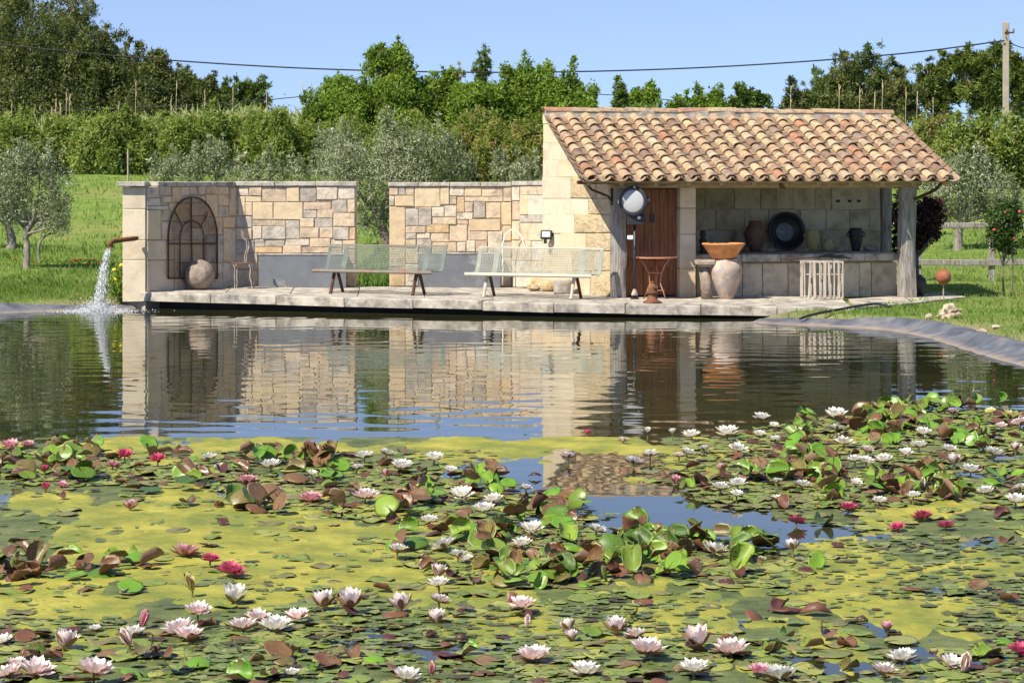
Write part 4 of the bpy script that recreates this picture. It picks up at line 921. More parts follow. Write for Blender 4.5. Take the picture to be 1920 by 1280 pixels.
# ------------------------------------------------------------------ right bank: ball on a rod, rocks, hose, fence
q = Vector((PX(1769, 39.2), 39.2, 0)); q.z = gzs(q.x, q.y)
bs = root('ball_stake', q, 'rusty red ball on a thin stake in the grass right of the shelter', 'garden ornament')
zb = H+(YH-519)*39.2/F
MB().tube([q+Vector((0, 0, -.05)), (q.x, q.y, zb-.1)], .012, 7).build('stake', M['iron_pale'], bs); lumpy(.134, (q.x, q.y, zb), 1, .02, 2, (1, 1, 1), 3).build('ball', M['ball_rust'], bs, smooth=True)
q = Vector((PX(1721, 40.6), 40.6, 0)); q.z = gzs(q.x, q.y); o = lumpy(.18, (q.x, q.y, q.z+.2), 31, .35, 1.2, (.8, .8, 1.1), 3).build('dark_pot_lump', M['clay_dark'], origin=q, smooth=True); o.name = 'dark_boulder'; tag(o, 'dark round boulder in the shade behind the front right post', 'stone')
rk = [(1782, 598, .155, (1, .7, .75), 'knobbly pale limestone rock on the bank right of the liner'), (1742, 600, .07, (1, .7, .7), 'small whitish stone left of the knobbly rock'), (1842, 622, .07, (1.3, .8, .6), 'small pale stone on the edge of the liner at the right'), (1868, 617, .06, (1.2, .8, .5), 'small flat stone in the grass near the right edge')]
for i, (px, py, r, sq, lab) in enumerate(rk):
    Y = 34.6 if i < 2 else 32.2
    x = PX(px, Y); z = max(gzs(x, Y), .06); o = lumpy(r, (x, Y, z+r*sq[2]*.6), 40+i*3, .75 if i == 0 else .4, 2.4, sq, 3 if i == 0 else 2).build('bank_rock', M['rock'], origin=(x, Y, z)); tag(o, lab, 'rock', 'rocks on the right bank')
hp = [(1500, 612, 35.2, .05), (1530, 603, 35.6, .10), (1570, 597, 36.0, .14), (1615, 593, 36.2, .20), (1650, 591, 36.3, .22), (1668, 592, 36.2, .18)]
o = MB().tube([Vector(p) for p in catmull([(PX(a, c), c, d+.05) for a, b_, c, d in hp], 5)], .022, 8).build('black_hose', M['black'], smooth=True); tag(o, 'black hose lying over the pond liner at the right end of the terrace', 'hose')
# post and rail fence
YF = 45.5
fe = root('rail_fence', (PX(1830, YF), YF, .2), 'weathered wooden post and rail fence behind the shelter at right', 'fence')
for zc_, nm in ((H+(YH-423)*YF/F, 'rail'), (H+(YH-492)*YF/F, 'rail')):
    MB().bevbox((PX(1740, YF), YF-.06, zc_), (3.0, .05, .115), .01, jit=.006).build(nm, M['wood'], fe); MB().bevbox((PX(1960, YF)+.0, YF-.06, zc_+.01), (2.5, .05, .115), .01, jit=.006).build(nm, M['wood'], fe)
for px in (1722, 1860, 1998):
    x = PX(px, YF); z = gzs(x, YF); MB().bevbox((x, YF+.02, (z-.2+1.45)/2), (.11, .10, 1.45-z+.2), .012, jit=.006).build('post', M['wood'], fe)
# utility poles and wires
def upole(px, Y, ytop, label):
    x = PX(px, Y); z = gzs(x, Y); t = root('utility_pole', (x, Y, z), label, 'utility pole', 'utility poles'); zt = H+(YH-ytop)*Y/F
    MB().bevbox((x, Y, (z-.3+zt)/2), (.24, .24, zt-z+.3), .02).build('shaft', M['pole'], t)
    MB().bevbox((x+.12, Y-.14, zt-.45), (.40, .05, .07), .008).build('crossarm', M['rust_dark'], t)
    for dx in (0, .3): MB().lathe([(.02, 0), (.04, .01), (.03, .05), (.045, .07), (.03, .12), (.01, .13)], (x+dx, Y-.14, zt-.415), 10).build('insulator', M['clay_brown'], t)
    return Vector((x, Y-.14, zt-.3))
upole(1886, 95, 42, 'grey concrete utility pole rising above the trees at right'); upole(1926, 100, 120, 'second utility pole cut off by the right edge')
upole(-340, 95, 30, 'utility pole carrying the wire beyond the left edge')
def wire(pts, label, r=.022):
    o = MB().tube([Vector(p) for p in catmull([tuple(W(a, b_, c)) for a, b_, c in pts], 6)], r, 5).build('overhead_wire', M['cable'], smooth=True); return tag(o, label, 'wire')
wire([(x, 136-6.1e-5*(x-930)**2-(4 if x > 1700 else 0), 94.8) for x in (-340, -100, 150, 400, 650, 930, 1200, 1450, 1700, 1883)], 'long sagging overhead wire crossing the whole sky', .032)
wire([(-300, 225, 100), (0, 211, 100), (280, 201, 100), (480, 189, 100), (620, 178, 100), (900, 171, 100), (1140, 178, 100), (1320, 193, 100), (1600, 208, 100), (1926, 215, 99.8)], 'thin low overhead wire seen through the treetops', .02)
wire([(1886, 70, 94.8), (1926, 92, 97), (2100, 110, 99)], 'short wire running from the pole top past the right edge', .022)
# ------------------------------------------------------------------ foliage
def leaf_cloud(blobs, n, length, width, seed, up=.2, per=22, spread=.16, shell=.62, shoots=0, droop=0):
    """blobs: list of (centre xyz, radii xyz). Leaves in twig-sized clumps through the outer volume. Returns verts, quads, tint"""
    r = np.random.default_rng(seed); B = np.array([c for c, _ in blobs], float); Rr = np.array([q for _, q in blobs], float)
    wgt = (Rr[:, 0]*Rr[:, 2])**.85*Rr[:, 1]**.3; wgt /= wgt.sum()
    nt_ = max(4, n//per); bi = r.choice(len(blobs), nt_, p=wgt)
    d = r.normal(size=(nt_, 3)); d /= np.linalg.norm(d, axis=1, keepdims=True)
    rad = shell+(1.02-shell)*r.random(nt_)**.6
    rad *= 1+.13*np.sin(d[:, 0]*5+bi*1.7)*np.sin(d[:, 2]*6+bi)            # uneven outline
    tc_ = B[bi]+d*Rr[bi]*rad[:, None]
    ti = np.repeat(np.arange(nt_), per); k = len(ti)
    s = spread*Rr[bi[ti]].min(axis=1)
    off = r.normal(size=(k, 3))*s[:, None]
    if shoots: off[:, 2] *= 1+shoots*r.random(k)
    pos = tc_[ti]+off; nd = d[ti]+r.normal(size=(k, 3))*.75; nd[:, 2] += .25
    nd /= np.linalg.norm(nd, axis=1, keepdims=True)
    ax = r.normal(size=(k, 3))*.9+d[ti]*.5; ax[:, 2] += up*2-droop
    ax -= nd*(ax*nd).sum(1, keepdims=True); ax /= np.linalg.norm(ax, axis=1, keepdims=True)
    sd_ = np.cross(nd, ax); L_ = length*r.uniform(.6, 1.35, k)[:, None]; w_ = width*r.uniform(.6, 1.3, k)[:, None]
    v = np.stack([pos, pos+ax*L_*.45+sd_*w_*.5+nd*L_*.06, pos+ax*L_, pos+ax*L_*.45-sd_*w_*.5+nd*L_*.06], 1).reshape(-1, 3)
    q = np.arange(k*4).reshape(k, 4)
    tint = np.clip(.5+.14*r.normal(size=len(blobs))[bi[ti]]+.22*r.normal(size=nt_)[ti]+.17*r.normal(size=k), 0, 1)
    return v, q, np.repeat(tint, 4)
def tree(name, label, cat, base, blobs, n, leaf, size, trunk=None, group=None, seed=1, bark='bark', up=.2, per=22, spread=.16, shell=.55, shoots=0, limbs=True, twigs=True, droop=0, sprigs=0, sprig=(.10, .38)):
    if sprigs:                                   # thin upright shoots that break the outline
        rq = random.Random(seed*7+1); extra = []
        for c, R_ in blobs:
            for _ in range(sprigs):
                a = rq.uniform(0, 6.28); e = rq.uniform(.1, 1.4); h_ = sprig[1]*rq.uniform(.5, 1.3)
                extra.append(((c[0]+R_[0]*math.cos(a)*math.cos(e), c[1]+R_[1]*math.sin(a)*math.cos(e), c[2]+R_[2]*math.sin(e)+h_*.4), (sprig[0]*rq.uniform(.6, 1.3), sprig[0], h_)))
        leafb = list(blobs)+extra
    else: leafb = blobs
    base = Vector(base); t = root(name, base, label, cat, group)
    v, q, ti = leaf_cloud(leafb, n, size[0], size[1], seed, up, per, spread, shell, shoots, droop)
    me = quads_mesh('crown', v-np.array(base), q, M[leaf], False, ti); o = link('crown', me, t, base)
    rr = random.Random(seed); mb = MB()
    if trunk is None:
        c = np.mean([b_[0] for b_ in blobs], axis=0); trunk = ([base-Zu*.1, Vector((base.x*.5+c[0]*.5, base.y, base.z+(c[2]-base.z)*.5)), Vector(c)], max(.05, .05*(c[2]-base.z)))
    pts, r0 = trunk; pts = [Vector(p) for p in pts]; n_ = len(pts)
    cv = [Vector(p) for p in catmull([tuple(p) for p in pts], 4)]
    mb.tube([p+Vector((rr.gauss(0, r0*.12), rr.gauss(0, r0*.12), 0)) for p in cv], [r0*(1-.6*i/len(cv))*(1.25 if i == 0 else 1) for i in range(len(cv))], 9)
    to = mb.build('trunk', M[bark], t, origin=base, smooth=True)
    if limbs:
        lb = MB()
        for c, R_ in blobs:
            c = Vector(c); s_ = cv[min(len(cv)-1, int(len(cv)*rr.uniform(.45, .8)))]
            mid = s_.lerp(c, .5)+Vector((rr.gauss(0, .06), rr.gauss(0, .06), -.04*(c-s_).length))
            lb.tube([s_, mid, c], [r0*.42, r0*.28, r0*.12], 6)
            if twigs:
                for k in range(4):
                    e = c+Vector((rr.uniform(-.7, .7)*R_[0], rr.uniform(-.7, .7)*R_[1], rr.uniform(-.2, .8)*R_[2])); lb.tube([mid.lerp(c, .6), e], [r0*.14, r0*.05], 4)
        lb.build('limbs', M[bark], t, origin=base, smooth=True)
    return t
def gb(px, Y): x = PX(px, Y); return (x, Y, gzs(x, Y))
def bl_(L_, Y, k=1.0, dep=.8, jy=1.0, seed=0, split=1):
    """blobs from (px, py, rx, ry) at depth Y"""
    r = random.Random(seed+len(L_)); s = Y/F
    if split > 1:                                # break every lobe into smaller uneven ones
        L2 = []
        for x, y, rx, ry in L_:
            for _ in range(split if rx > 12 else 1):
                f = r.uniform(.42, .72) if rx > 12 else 1; a = r.uniform(0, 6.28); q = math.sqrt(r.random())*(1-f*.75) if rx > 12 else 0
                L2.append((x+rx*q*math.cos(a), y+ry*q*math.sin(a), rx*f, ry*f*r.uniform(.7, 1)))
        L_ = L2
    return [(((x-960)*s, Y+r.uniform(-jy, jy)*rx*s*.6, H+(YH-y)*s), (rx*s*k, max(rx, ry)*s*dep, ry*s*k)) for x, y, rx, ry in L_]

# --- olives
def spl(n, x0, x1, y0, y1, r, seed):
    q = random.Random(seed); return [(q.uniform(x0, x1), q.uniform(y0, y1), r*q.uniform(.75, 1.25), r*q.uniform(.75, 1.2)) for _ in range(n)]
Y = 49; b0 = gb(50, Y)
tree('olive_tree', 'nearest olive tree at far left with a forked trunk and grey green crown', 'tree', b0,
     bl_([(30, 330, 34, 32), (75, 320, 34, 34), (108, 350, 28, 34), (10, 370, 30, 34), (60, 370, 42, 30), (112, 395, 22, 30), (-20, 345, 34, 36), (40, 300, 26, 22), (90, 392, 24, 18), (20, 410, 22, 22), (120, 420, 12, 18)], Y), 10500, 'olive', (.085, .024),
     ([Vector(b0)-Zu*.1, W(51, 470, Y), W(48, 440, Y), W(62, 410, Y), W(70, 375, Y)], .085), 'olive trees in the meadow', 11, 'bark_olive', up=.35, spread=.28, shoots=.8, sprigs=4, sprig=(.07, .26))
Y = 55; b0 = gb(20, Y)
tree('olive_tree', 'second olive at far left with a thick pale trunk behind the nearest one', 'tree', b0, bl_([(0, 380, 34, 26), (-35, 360, 40, 40), (30, 400, 30, 24), (-10, 330, 40, 30)], Y), 6000, 'olive', (.085, .026),
     ([Vector(b0)-Zu*.1, W(21, 440, Y), W(10, 395, Y)], .14), 'olive trees in the meadow', 12, 'bark_olive', up=.3, spread=.22, shoots=.5)
Y = 51; b0 = gb(75, Y)
tree('young_tree', 'small crooked sapling with a bare pale branch beside the nearest olive', 'tree', b0, bl_([(105, 400, 22, 24), (112, 430, 14, 14), (85, 415, 18, 16)], Y), 1600, 'olive', (.08, .024),
     ([Vector(b0)-Zu*.05, W(72, 465, Y), W(82, 445, Y), W(105, 432, Y)], .035), None, 13, 'bark_olive', up=.2, spread=.3)
Y = 56; b0 = gb(724, Y)
tree('olive_tree', 'large silvery olive tree standing behind the gap between the two walls', 'tree', b0,
     bl_([(690, 350, 48, 44), (740, 300, 46, 46), (800, 310, 48, 42), (850, 325, 38, 36), (760, 350, 56, 40), (700, 395, 36, 34), (650, 330, 36, 40), (830, 285, 34, 30), (735, 268, 26, 26), (690, 425, 20, 20), (640, 300, 34, 30), (775, 275, 30, 24), (870, 315, 22, 24)], Y), 21000, 'olive', (.09, .026),
     ([Vector(b0)-Zu*.1, W(722, 440, Y), W(712, 410, Y), W(730, 360, Y)], .17), 'olive trees in the meadow', 14, 'bark', up=.6, spread=.26, shoots=.9, sprigs=5, sprig=(.08, .36))
for i, (px, Y, L_, n, lab) in enumerate(((360, 60, [(330, 322, 38, 22), (380, 312, 40, 26), (420, 325, 26, 20), (300, 332, 22, 18), (405, 295, 18, 18)], 6500, 'olive top showing above the coping over the arched frame'),
      (500, 62, [(460, 330, 28, 16), (510, 325, 34, 18), (560, 330, 34, 16)], 4500, 'low olive top above the left wall near its middle'),
      (635, 63, [(620, 295, 30, 34), (650, 280, 30, 34), (610, 330, 34, 18), (665, 310, 26, 34)], 6000, 'paler olive crown left of the big silvery one'),
      (965, 60, [(960, 328, 28, 14), (1000, 330, 22, 14), (940, 322, 18, 14)], 3000, 'small olive top peeping over the wall beside the shelter'))):
    tree('olive_tree', lab, 'tree', gb(px, Y), bl_(L_, Y), n, 'olive', (.10, .028), None, 'olive trees in the meadow', 20+i, 'bark_olive', up=.6, spread=.26, shoots=1.0, sprigs=6, sprig=(.08, .34))
Y = 55; b0 = gb(1797, Y)
tree('olive_tree', 'wide grey green olive behind the rail fence right of the shelter', 'tree', b0,
     bl_([(1760, 360, 30, 40), (1800, 350, 44, 44), (1850, 345, 40, 36), (1880, 370, 30, 30), (1815, 395, 36, 22), (1770, 400, 26, 20), (1860, 395, 30, 18), (1905, 385, 20, 20), (1830, 315, 26, 20), (1785, 320, 26, 22)], Y), 14000, 'olive', (.09, .026),
     ([Vector(b0)-Zu*.1, W(1797, 440, Y), W(1805, 415, Y), W(1820, 380, Y)], .13), 'olive trees in the meadow', 31, 'bark_olive', up=.3, spread=.28, shoots=.6, sprigs=4, sprig=(.08, .26))
# --- purple shrub and rose
Y = 43.5; b0 = gb(1722, Y)
tree('purple_shrub', 'dark red leaved shrub right behind the front right post', 'shrub', b0, bl_([(1742, 400, 26, 26), (1725, 420, 24, 30), (1748, 430, 18, 18), (1690, 400, 16, 40), (1720, 450, 18, 22), (1745, 385, 20, 14), (1682, 450, 10, 30)], Y), 6500, 'purple', (.07, .045),
     ([Vector(b0)-Zu*.05, W(1718, 470, Y), W(1720, 430, Y)], .05), None, 33, up=.1, spread=.25)
rb = MB().tube([W(x, y, 43.3) for x, y in ((1716, 485), (1730, 470), (1742, 450), (1752, 441), (1785, 438))], [.035, .03, .022, .016, .008], 6)
o = rb.build('fallen_branch', M['bark'], smooth=True); o.parent = None; tag(o, 'bare curved branch reaching right from the purple shrub', 'branch')
Y = 41; b0 = gb(1882, Y)
rs = tree('rose_bush', 'leggy rose bush with a few red blooms at the right edge', 'shrub', b0, bl_([(1880, 420, 22, 28), (1900, 400, 18, 22), (1870, 445, 20, 18), (1890, 460, 20, 16), (1910, 440, 16, 22), (1858, 430, 10, 10), (1895, 385, 14, 12), (1868, 400, 10, 14)], Y), 3600, 'rose', (.065, .042),
     ([Vector(b0)-Zu*.05, W(1880, 500, Y), W(1884, 450, Y)], .022), None, 34, up=.1, spread=.3)
MB().tube([b0+Vector((.12, 0, 0)) if isinstance(b0, Vector) else Vector(b0)+Vector((.13, 0, -.05)), W(1899, 490, Y), W(1893, 440, Y)], [.02, .016, .010], 6).build('stem', M['bark'], rs)
for x, y in ((1886, 398), (1912, 397), (1864, 431), (1901, 447)):
    lumpy(.034, W(x, y, Y-.18), x, .3, 2.5, (1, 1, .8), 2).build('bloom', M['rosepink'], rs, smooth=True)

# --- hedges: separate shrubs side by side
def shrub(px, Y, ytop, w, leaf, seed, lab, n=9500, name='hedge_shrub', grp='hedge shrubs behind the meadow', size=(.155, .066)):
    b0 = gb(px, Y); s = Y/F; h = H+(YH-ytop)*s-b0[2]; q = random.Random(seed); B = []
    for k in range(9):
        u = q.uniform(-1, 1); z = q.uniform(.2, .86)-.10*(k % 3 == 0); B.append(((b0[0]+u*w*s*.62, Y+q.uniform(-.7, .7), b0[2]+h*z), (w*s*.40, w*s*.40, h*.24)))
    B.append(((b0[0], Y, b0[2]+h*.42), (w*s*.8, w*s*.5, h*.44)))
    return tree(name, lab, 'shrub', b0, B, n, leaf, size, None, grp, seed, up=.45, per=20, spread=.26, shoots=.8, limbs=True, twigs=False, sprigs=3, sprig=(.11, .22))
hl = [(-20, 212), (45, 224), (110, 226), (175, 228), (235, 222), (290, 218), (345, 220), (400, 214), (455, 208), (505, 212), (550, 222), (600, 238)]
for i, (px, yt) in enumerate(hl):
    w = ['first', 'second', 'third', 'fourth', 'fifth', 'sixth', 'seventh', 'eighth', 'ninth', 'tenth', 'eleventh', 'twelfth'][i]
    shrub(px, 86+(i % 3)*.9, yt, 52, 'hedge', 50+i, f'{w} green hedge shrub from the left in the row behind the meadow')
hc = [(680, 235, 'hedge'), (750, 225, 'hedge'), (815, 232, 'hedge'), (880, 222, 'hedge_red'), (930, 226, 'hedge_red'), (985, 232, 'hedge_red')]
for i, (px, yt, lf) in enumerate(hc):
    w = ['first', 'second', 'third', 'fourth', 'fifth', 'sixth'][i]
    shrub(px, 82+(i % 2), yt, 54, lf, 70+i, f'{w} shrub from the left in the hedge between silvery olive and shelter')
hr = [(1690, 232), (1745, 226), (1800, 222), (1855, 226), (1910, 222), (1965, 226)]
for i, (px, yt) in enumerate(hr):
    w = ['first', 'second', 'third', 'fourth', 'fifth', 'last'][i]
    shrub(px, 78+(i % 2), yt, 54, 'hedge_red' if i % 2 else 'hedge', 80+i, f'{w} shrub from the left in the hedge right of the tiled roof')

# --- big dark conifers at left
def conifer(px, Y, top, width, seed, lab, n=15000, leaf='conifer', grp='dark conifers at the left', tiers=9, name='conifer_tree', ragged=.25, ybot=215):
    b0 = gb(px, Y); s = Y/F; zt = H+(YH-top)*s; zb = H+(YH-ybot)*s; q = random.Random(seed); B = []
    for k in range(tiers):
        t = (k+.3)/tiers; z = zb+(zt-zb)*t; rw = width*s*(.95*(1-t)**.5+.12)
        m_ = max(3, int(7*(1-t)+3))
        for j in range(m_):
            a = q.uniform(0, 6.28); rr = rw*q.uniform(.35, .85)*(1+q.uniform(-ragged, ragged))
            rs_ = rw*q.uniform(.30, .46)+.12; B.append(((b0[0]+rr*math.cos(a), Y+rr*math.sin(a)*.8, z+q.uniform(-.3, .3)), (rs_*1.1, rs_, rs_*.72)))
    return tree(name, lab, 'tree', b0, B, int(n*1.5), leaf, (.20, .065), ([Vector(b0)-Zu*.2, Vector((b0[0], Y, b0[2]*.5+zt*.5)), Vector((b0[0], Y, zt-.4))], .16), grp, seed, up=.5, per=36, spread=.26, shoots=.5, limbs=False, sprigs=1, sprig=(.16, .35))
for i, (px, top, w, Y, lab) in enumerate(((-30, -60, 120, 112, 'tallest dark conifer cut by the upper left corner'), (60, -50, 110, 108, 'dark conifer next to the corner one at upper left'), (130, -15, 95, 112, 'tall dark conifer whose tip reaches the top edge left of the sky'),
     (185, 55, 85, 107, 'dark conifer with a stepped top where the left mass begins to fall'), (235, 82, 75, 110, 'medium dark conifer on the falling edge of the left mass'), (292, 102, 62, 106, 'pointed dark conifer near the right end of the left mass'),
     (345, 138, 52, 109, 'low rounded dark conifer ending the left mass'), (385, 158, 42, 106, 'smallest rounded conifer at the foot of the left mass'))):
    conifer(px, Y, top, w, 90+i, lab, int(13000+w*150), ybot=230)
for i, (px, top, w, lab) in enumerate(((427, 155, 22, 'first of three small dark cypresses right of the conifers'), (459, 158, 20, 'middle one of three small dark cypresses'), (488, 150, 20, 'last of three small dark cypresses before the open sky'))):
    conifer(px, 112, top, w, 100+i, lab, 2600, 'cypress', 'small dark cypresses', 6, 'cypress_tree', .15)
conifer(903, 112, 96, 13, 110, 'narrow pointed cypress poking above the green trees in the centre', 2200, 'cypress', None, 8, 'cypress_tree', .1, 180)
for q_ in (): pass
# --- fresh green trees in the centre
def green(px, Y, L_, n, seed, lab, leaf='broad', shoots=.8, name='green_tree', grp='fresh green trees in the centre', size=(.15, .075), up=.45):
    return tree(name, lab, 'tree', gb(px, Y), bl_([(x, y+8, rx*(1.15 if ry > 16 and rx > 16 else 1), ry) for x, y, rx, ry in L_], Y, 1.03, .8, 1.6, seed, 6), int(n*1.7), leaf, size, None, grp, seed, up=up, per=16, spread=.34, shoots=shoots*.6, sprigs=1, sprig=(.10, .26))
green(725, 90, [(712, 120, 26, 26), (740, 105, 22, 26), (725, 150, 40, 32), (755, 140, 24, 30), (700, 100, 14, 16), (748, 88, 10, 18), (720, 190, 52, 36), (765, 185, 34, 34), (690, 185, 30, 30), (730, 235, 60, 36)], 17000, 121, 'tall bright green tree with a high ragged top left of centre')
green(640, 89, [(625, 165, 28, 22), (650, 160, 28, 22), (600, 190, 26, 26), (640, 200, 44, 34), (670, 190, 30, 30), (585, 230, 22, 30), (620, 240, 44, 34), (665, 240, 30, 30), (575, 190, 7, 20)], 14000, 122, 'bright green tree with a rounded top left of the tallest one')
green(820, 91, [(800, 165, 28, 24), (830, 155, 26, 22), (850, 175, 26, 26), (815, 200, 44, 34), (790, 215, 34, 34), (850, 215, 32, 30), (840, 138, 14, 8)], 10000, 123, 'green tree with pale blossom on top right of the tallest one', shoots=.4)
green(910, 90, [(880, 175, 28, 22), (920, 168, 28, 20), (900, 200, 48, 34), (945, 190, 30, 28), (870, 210, 26, 26), (920, 235, 50, 26)], 12000, 124, 'broad green tree under the narrow cypress')
green(985, 91, [(985, 125, 12, 32), (965, 150, 22, 22), (1000, 150, 18, 26), (975, 185, 34, 30), (1010, 185, 26, 30), (990, 220, 44, 34), (950, 130, 8, 14)], 11000, 125, 'green tree with a spiky leader left of the shelter ridge', shoots=1.2)
green(1055, 90, [(1030, 135, 9, 28), (1072, 132, 8, 26), (1045, 165, 22, 24), (1080, 170, 20, 26), (1060, 195, 40, 28), (1100, 190, 22, 24), (1040, 225, 36, 26), (1110, 165, 8, 12), (1022, 175, 16, 24)], 11000, 126, 'green tree with several upright shoots behind the left roof corner', shoots=1.4)
bt = green(858, 93, [(850, 140, 14, 6), (862, 134, 12, 6), (838, 146, 10, 6)], 500, 127, 'sparse white blossoming spray above the central trees', 'olive', .3, 'blossom_tree', None, (.14, .1))
# --- above the roof
for i, (px, L_, n, lf, lab) in enumerate(((1163, [(1162, 165, 9, 18), (1164, 195, 14, 16)], 1800, 'cypress', 'small pointed cypress behind the roof left of its middle'),
     (1205, [(1195, 180, 18, 14), (1218, 178, 16, 18), (1205, 198, 28, 14)], 2600, 'broad', 'rounded green treetop just right of the small roof cypress'),
     (1268, [(1262, 190, 12, 10), (1280, 186, 10, 8), (1268, 202, 20, 8)], 1000, 'broad', 'low green treetop over the middle of the ridge'),
     (1315, [(1315, 170, 9, 16), (1308, 190, 14, 14), (1345, 178, 12, 22), (1335, 195, 24, 14)], 2400, 'broad', 'green treetop with two pale leaders over the ridge'),
     (1395, [(1390, 172, 14, 16), (1415, 182, 18, 16), (1378, 190, 20, 14), (1432, 190, 12, 10), (1400, 200, 30, 10)], 3000, 'cypress', 'dark green treetop right of the two leaders over the ridge'))):
    green(px, 96, L_, n, 130+i, lab, lf, 1.2, 'background_tree', 'treetops above the roof', (.18, .085))
# --- right: tall conifers, umbrella pine
for i, (px, top, w, n, lab) in enumerate(((1490, 165, 26, 2600, 'thin pale conifer at the right end of the roof'), (1540, 135, 44, 6000, 'leftmost broad conifer right of the roof end'), (1585, 95, 50, 8000, 'tall conifer with a ragged top right of the roof'), (1638, 88, 52, 9000, 'tallest pointed conifer right of the roof'), (1690, 128, 46, 6500, 'conifer between the pointed one and the pine'))):
    conifer(px, 104+(i % 2)*2, top, w, 140+i, lab, n, 'cypress' if i % 2 else 'conifer', 'tall conifers at the right', 8, 'conifer_tree', .3, 225)
def pine(px, Y, L_, n, seed, lab):
    return tree('pine_tree', lab, 'tree', gb(px, Y), bl_(L_, Y, 1, .8, 1.5, seed, 4), int(n*1.3), 'pine', (.24, .07), None, 'pines at the right', seed, up=.5, per=30, spread=.22, shoots=.4, sprigs=3, sprig=(.14, .3))
M['pine'] = leafm('pine_needles', [(.055, .085, .018), (.12, .16, .030), (.20, .24, .05)], .3)
pine(1850, 100, [(1830, 120, 36, 28), (1870, 110, 34, 24), (1850, 150, 48, 32), (1900, 135, 36, 34), (1815, 165, 34, 30), (1880, 180, 44, 32), (1840, 200, 44, 28), (1930, 160, 34, 44), (1800, 130, 14, 16)], 17000, 151, 'round topped bright pine behind the utility pole')
pine(1750, 108, [(1735, 140, 34, 18), (1775, 128, 26, 18), (1755, 165, 44, 24), (1790, 180, 30, 24), (1725, 180, 34, 26), (1760, 205, 44, 22)], 9000, 152, 'darker pine left of the round topped one')
pine(1935, 112, [(1940, 190, 40, 40), (1920, 210, 30, 24)], 3000, 153, 'pine cut off by the right edge')

# --- reeds: giant cane band behind the left hedge
r = np.random.default_rng(5); V_ = []; nre = 5200
x = r.uniform(PX(-40, 92), PX(600, 92), nre); y = r.uniform(89.5, 93, nre); z0 = gz(x, y); hgt = np.interp(x, [PX(-40, 92), PX(260, 92), PX(400, 92), PX(600, 92)], [1.75, 2.0, 2.35, 2.3])*r.uniform(.7, 1.08, nre)
pos = np.stack([x, y, z0+hgt*r.uniform(.6, 1.0, nre)], 1); ax = np.stack([r.normal(0, .45, nre), r.normal(0, .4, nre), r.uniform(.35, 1, nre)], 1); ax /= np.linalg.norm(ax, axis=1, keepdims=True)
sd_ = np.cross(ax, np.array([0, 1, 0])); sd_ /= np.linalg.norm(sd_, axis=1, keepdims=True); L_ = r.uniform(.35, .65, nre)[:, None]
v = np.stack([pos, pos+ax*L_*.4+sd_*.028, pos+ax*L_, pos+ax*L_*.4-sd_*.028], 1).reshape(-1, 3)
o = link('reeds', quads_mesh('reeds', v, np.arange(nre*4).reshape(-1, 4), M['reed'], False, np.repeat(r.random(nre), 4))); tag(o, 'band of pale giant reeds between hedge and dark conifers', 'reeds', kind='stuff')
for i, (px, yt, yb) in enumerate(((125, 172, 235), (131, 182, 235), (105, 192, 235), (113, 196, 235), (255, 160, 220), (331, 163, 215), (22, 202, 235), (384, 175, 215), (437, 175, 212), (500, 178, 215), (321, 185, 215), (223, 195, 230), (568, 158, 215), (584, 160, 215), (50, 205, 235), (97, 200, 235), (1574, 165, 230), (1655, 155, 230), (1699, 170, 230), (1720, 178, 230), (1750, 190, 230), (1612, 172, 230), (1640, 175, 225), (1483, 170, 205))):
    Y = 91.3 if px < 800 else 90; a = W(px, yt, Y); g = gb(px, Y); o = MB().tube([Vector(g)-Zu*.05, Vector((a.x-.04, Y, (a.z+g[2])/2)), a], [.013, .011, .008], 5)
    t = root('dry_cane', g, '', 'cane', 'dry canes standing above the hedges'); o.build('stalk', M['cane'], t)
    pl = MB(); rq = random.Random(i)
    for k in range(9):
        b_ = a-Zu*rq.uniform(-.05, .5); pl.tube([b_, b_+Vector((rq.gauss(0, .03), rq.gauss(0, .03), rq.uniform(.10, .25)))], [.014, .003], 3)
    pl.build('plume', M['cane'], t); t['_px'] = px
canes = sorted([o for o in col.objects if o.get('_px') is not None], key=lambda o: o['_px'])
ORD = ['first', 'second', 'third', 'fourth', 'fifth', 'sixth', 'seventh', 'eighth', 'ninth', 'tenth', 'eleventh', 'twelfth', 'thirteenth', 'fourteenth', 'fifteenth', 'sixteenth', 'seventeenth', 'eighteenth', 'nineteenth', 'twentieth']
ORD += ['twenty-'+w for w in ORD[:9]]+['thirtieth']+['thirty-'+w for w in ORD[:9]]+['fortieth']+['forty-'+w for w in ORD[:9]]
lf_ = [o for o in canes if o['_px'] < 800]; rg_ = [o for o in canes if o['_px'] >= 800]
for i, o in enumerate(lf_): o['label'] = f'{ORD[i]} dry straw coloured cane from the left above the left hedge'
for i, o in enumerate(rg_): o['label'] = f'{ORD[i]} dry straw coloured cane from the left among the right conifers'
for o in canes: del o['_px']
# wire fence post in front of the left hedge
b0 = gb(240, 80); o = MB().tube([Vector(b0)-Zu*.1, W(240, 280, 80)], .035, 6).build('fence_stake', M['pole']); tag(o, 'thin grey stake standing before the left hedge', 'stake')

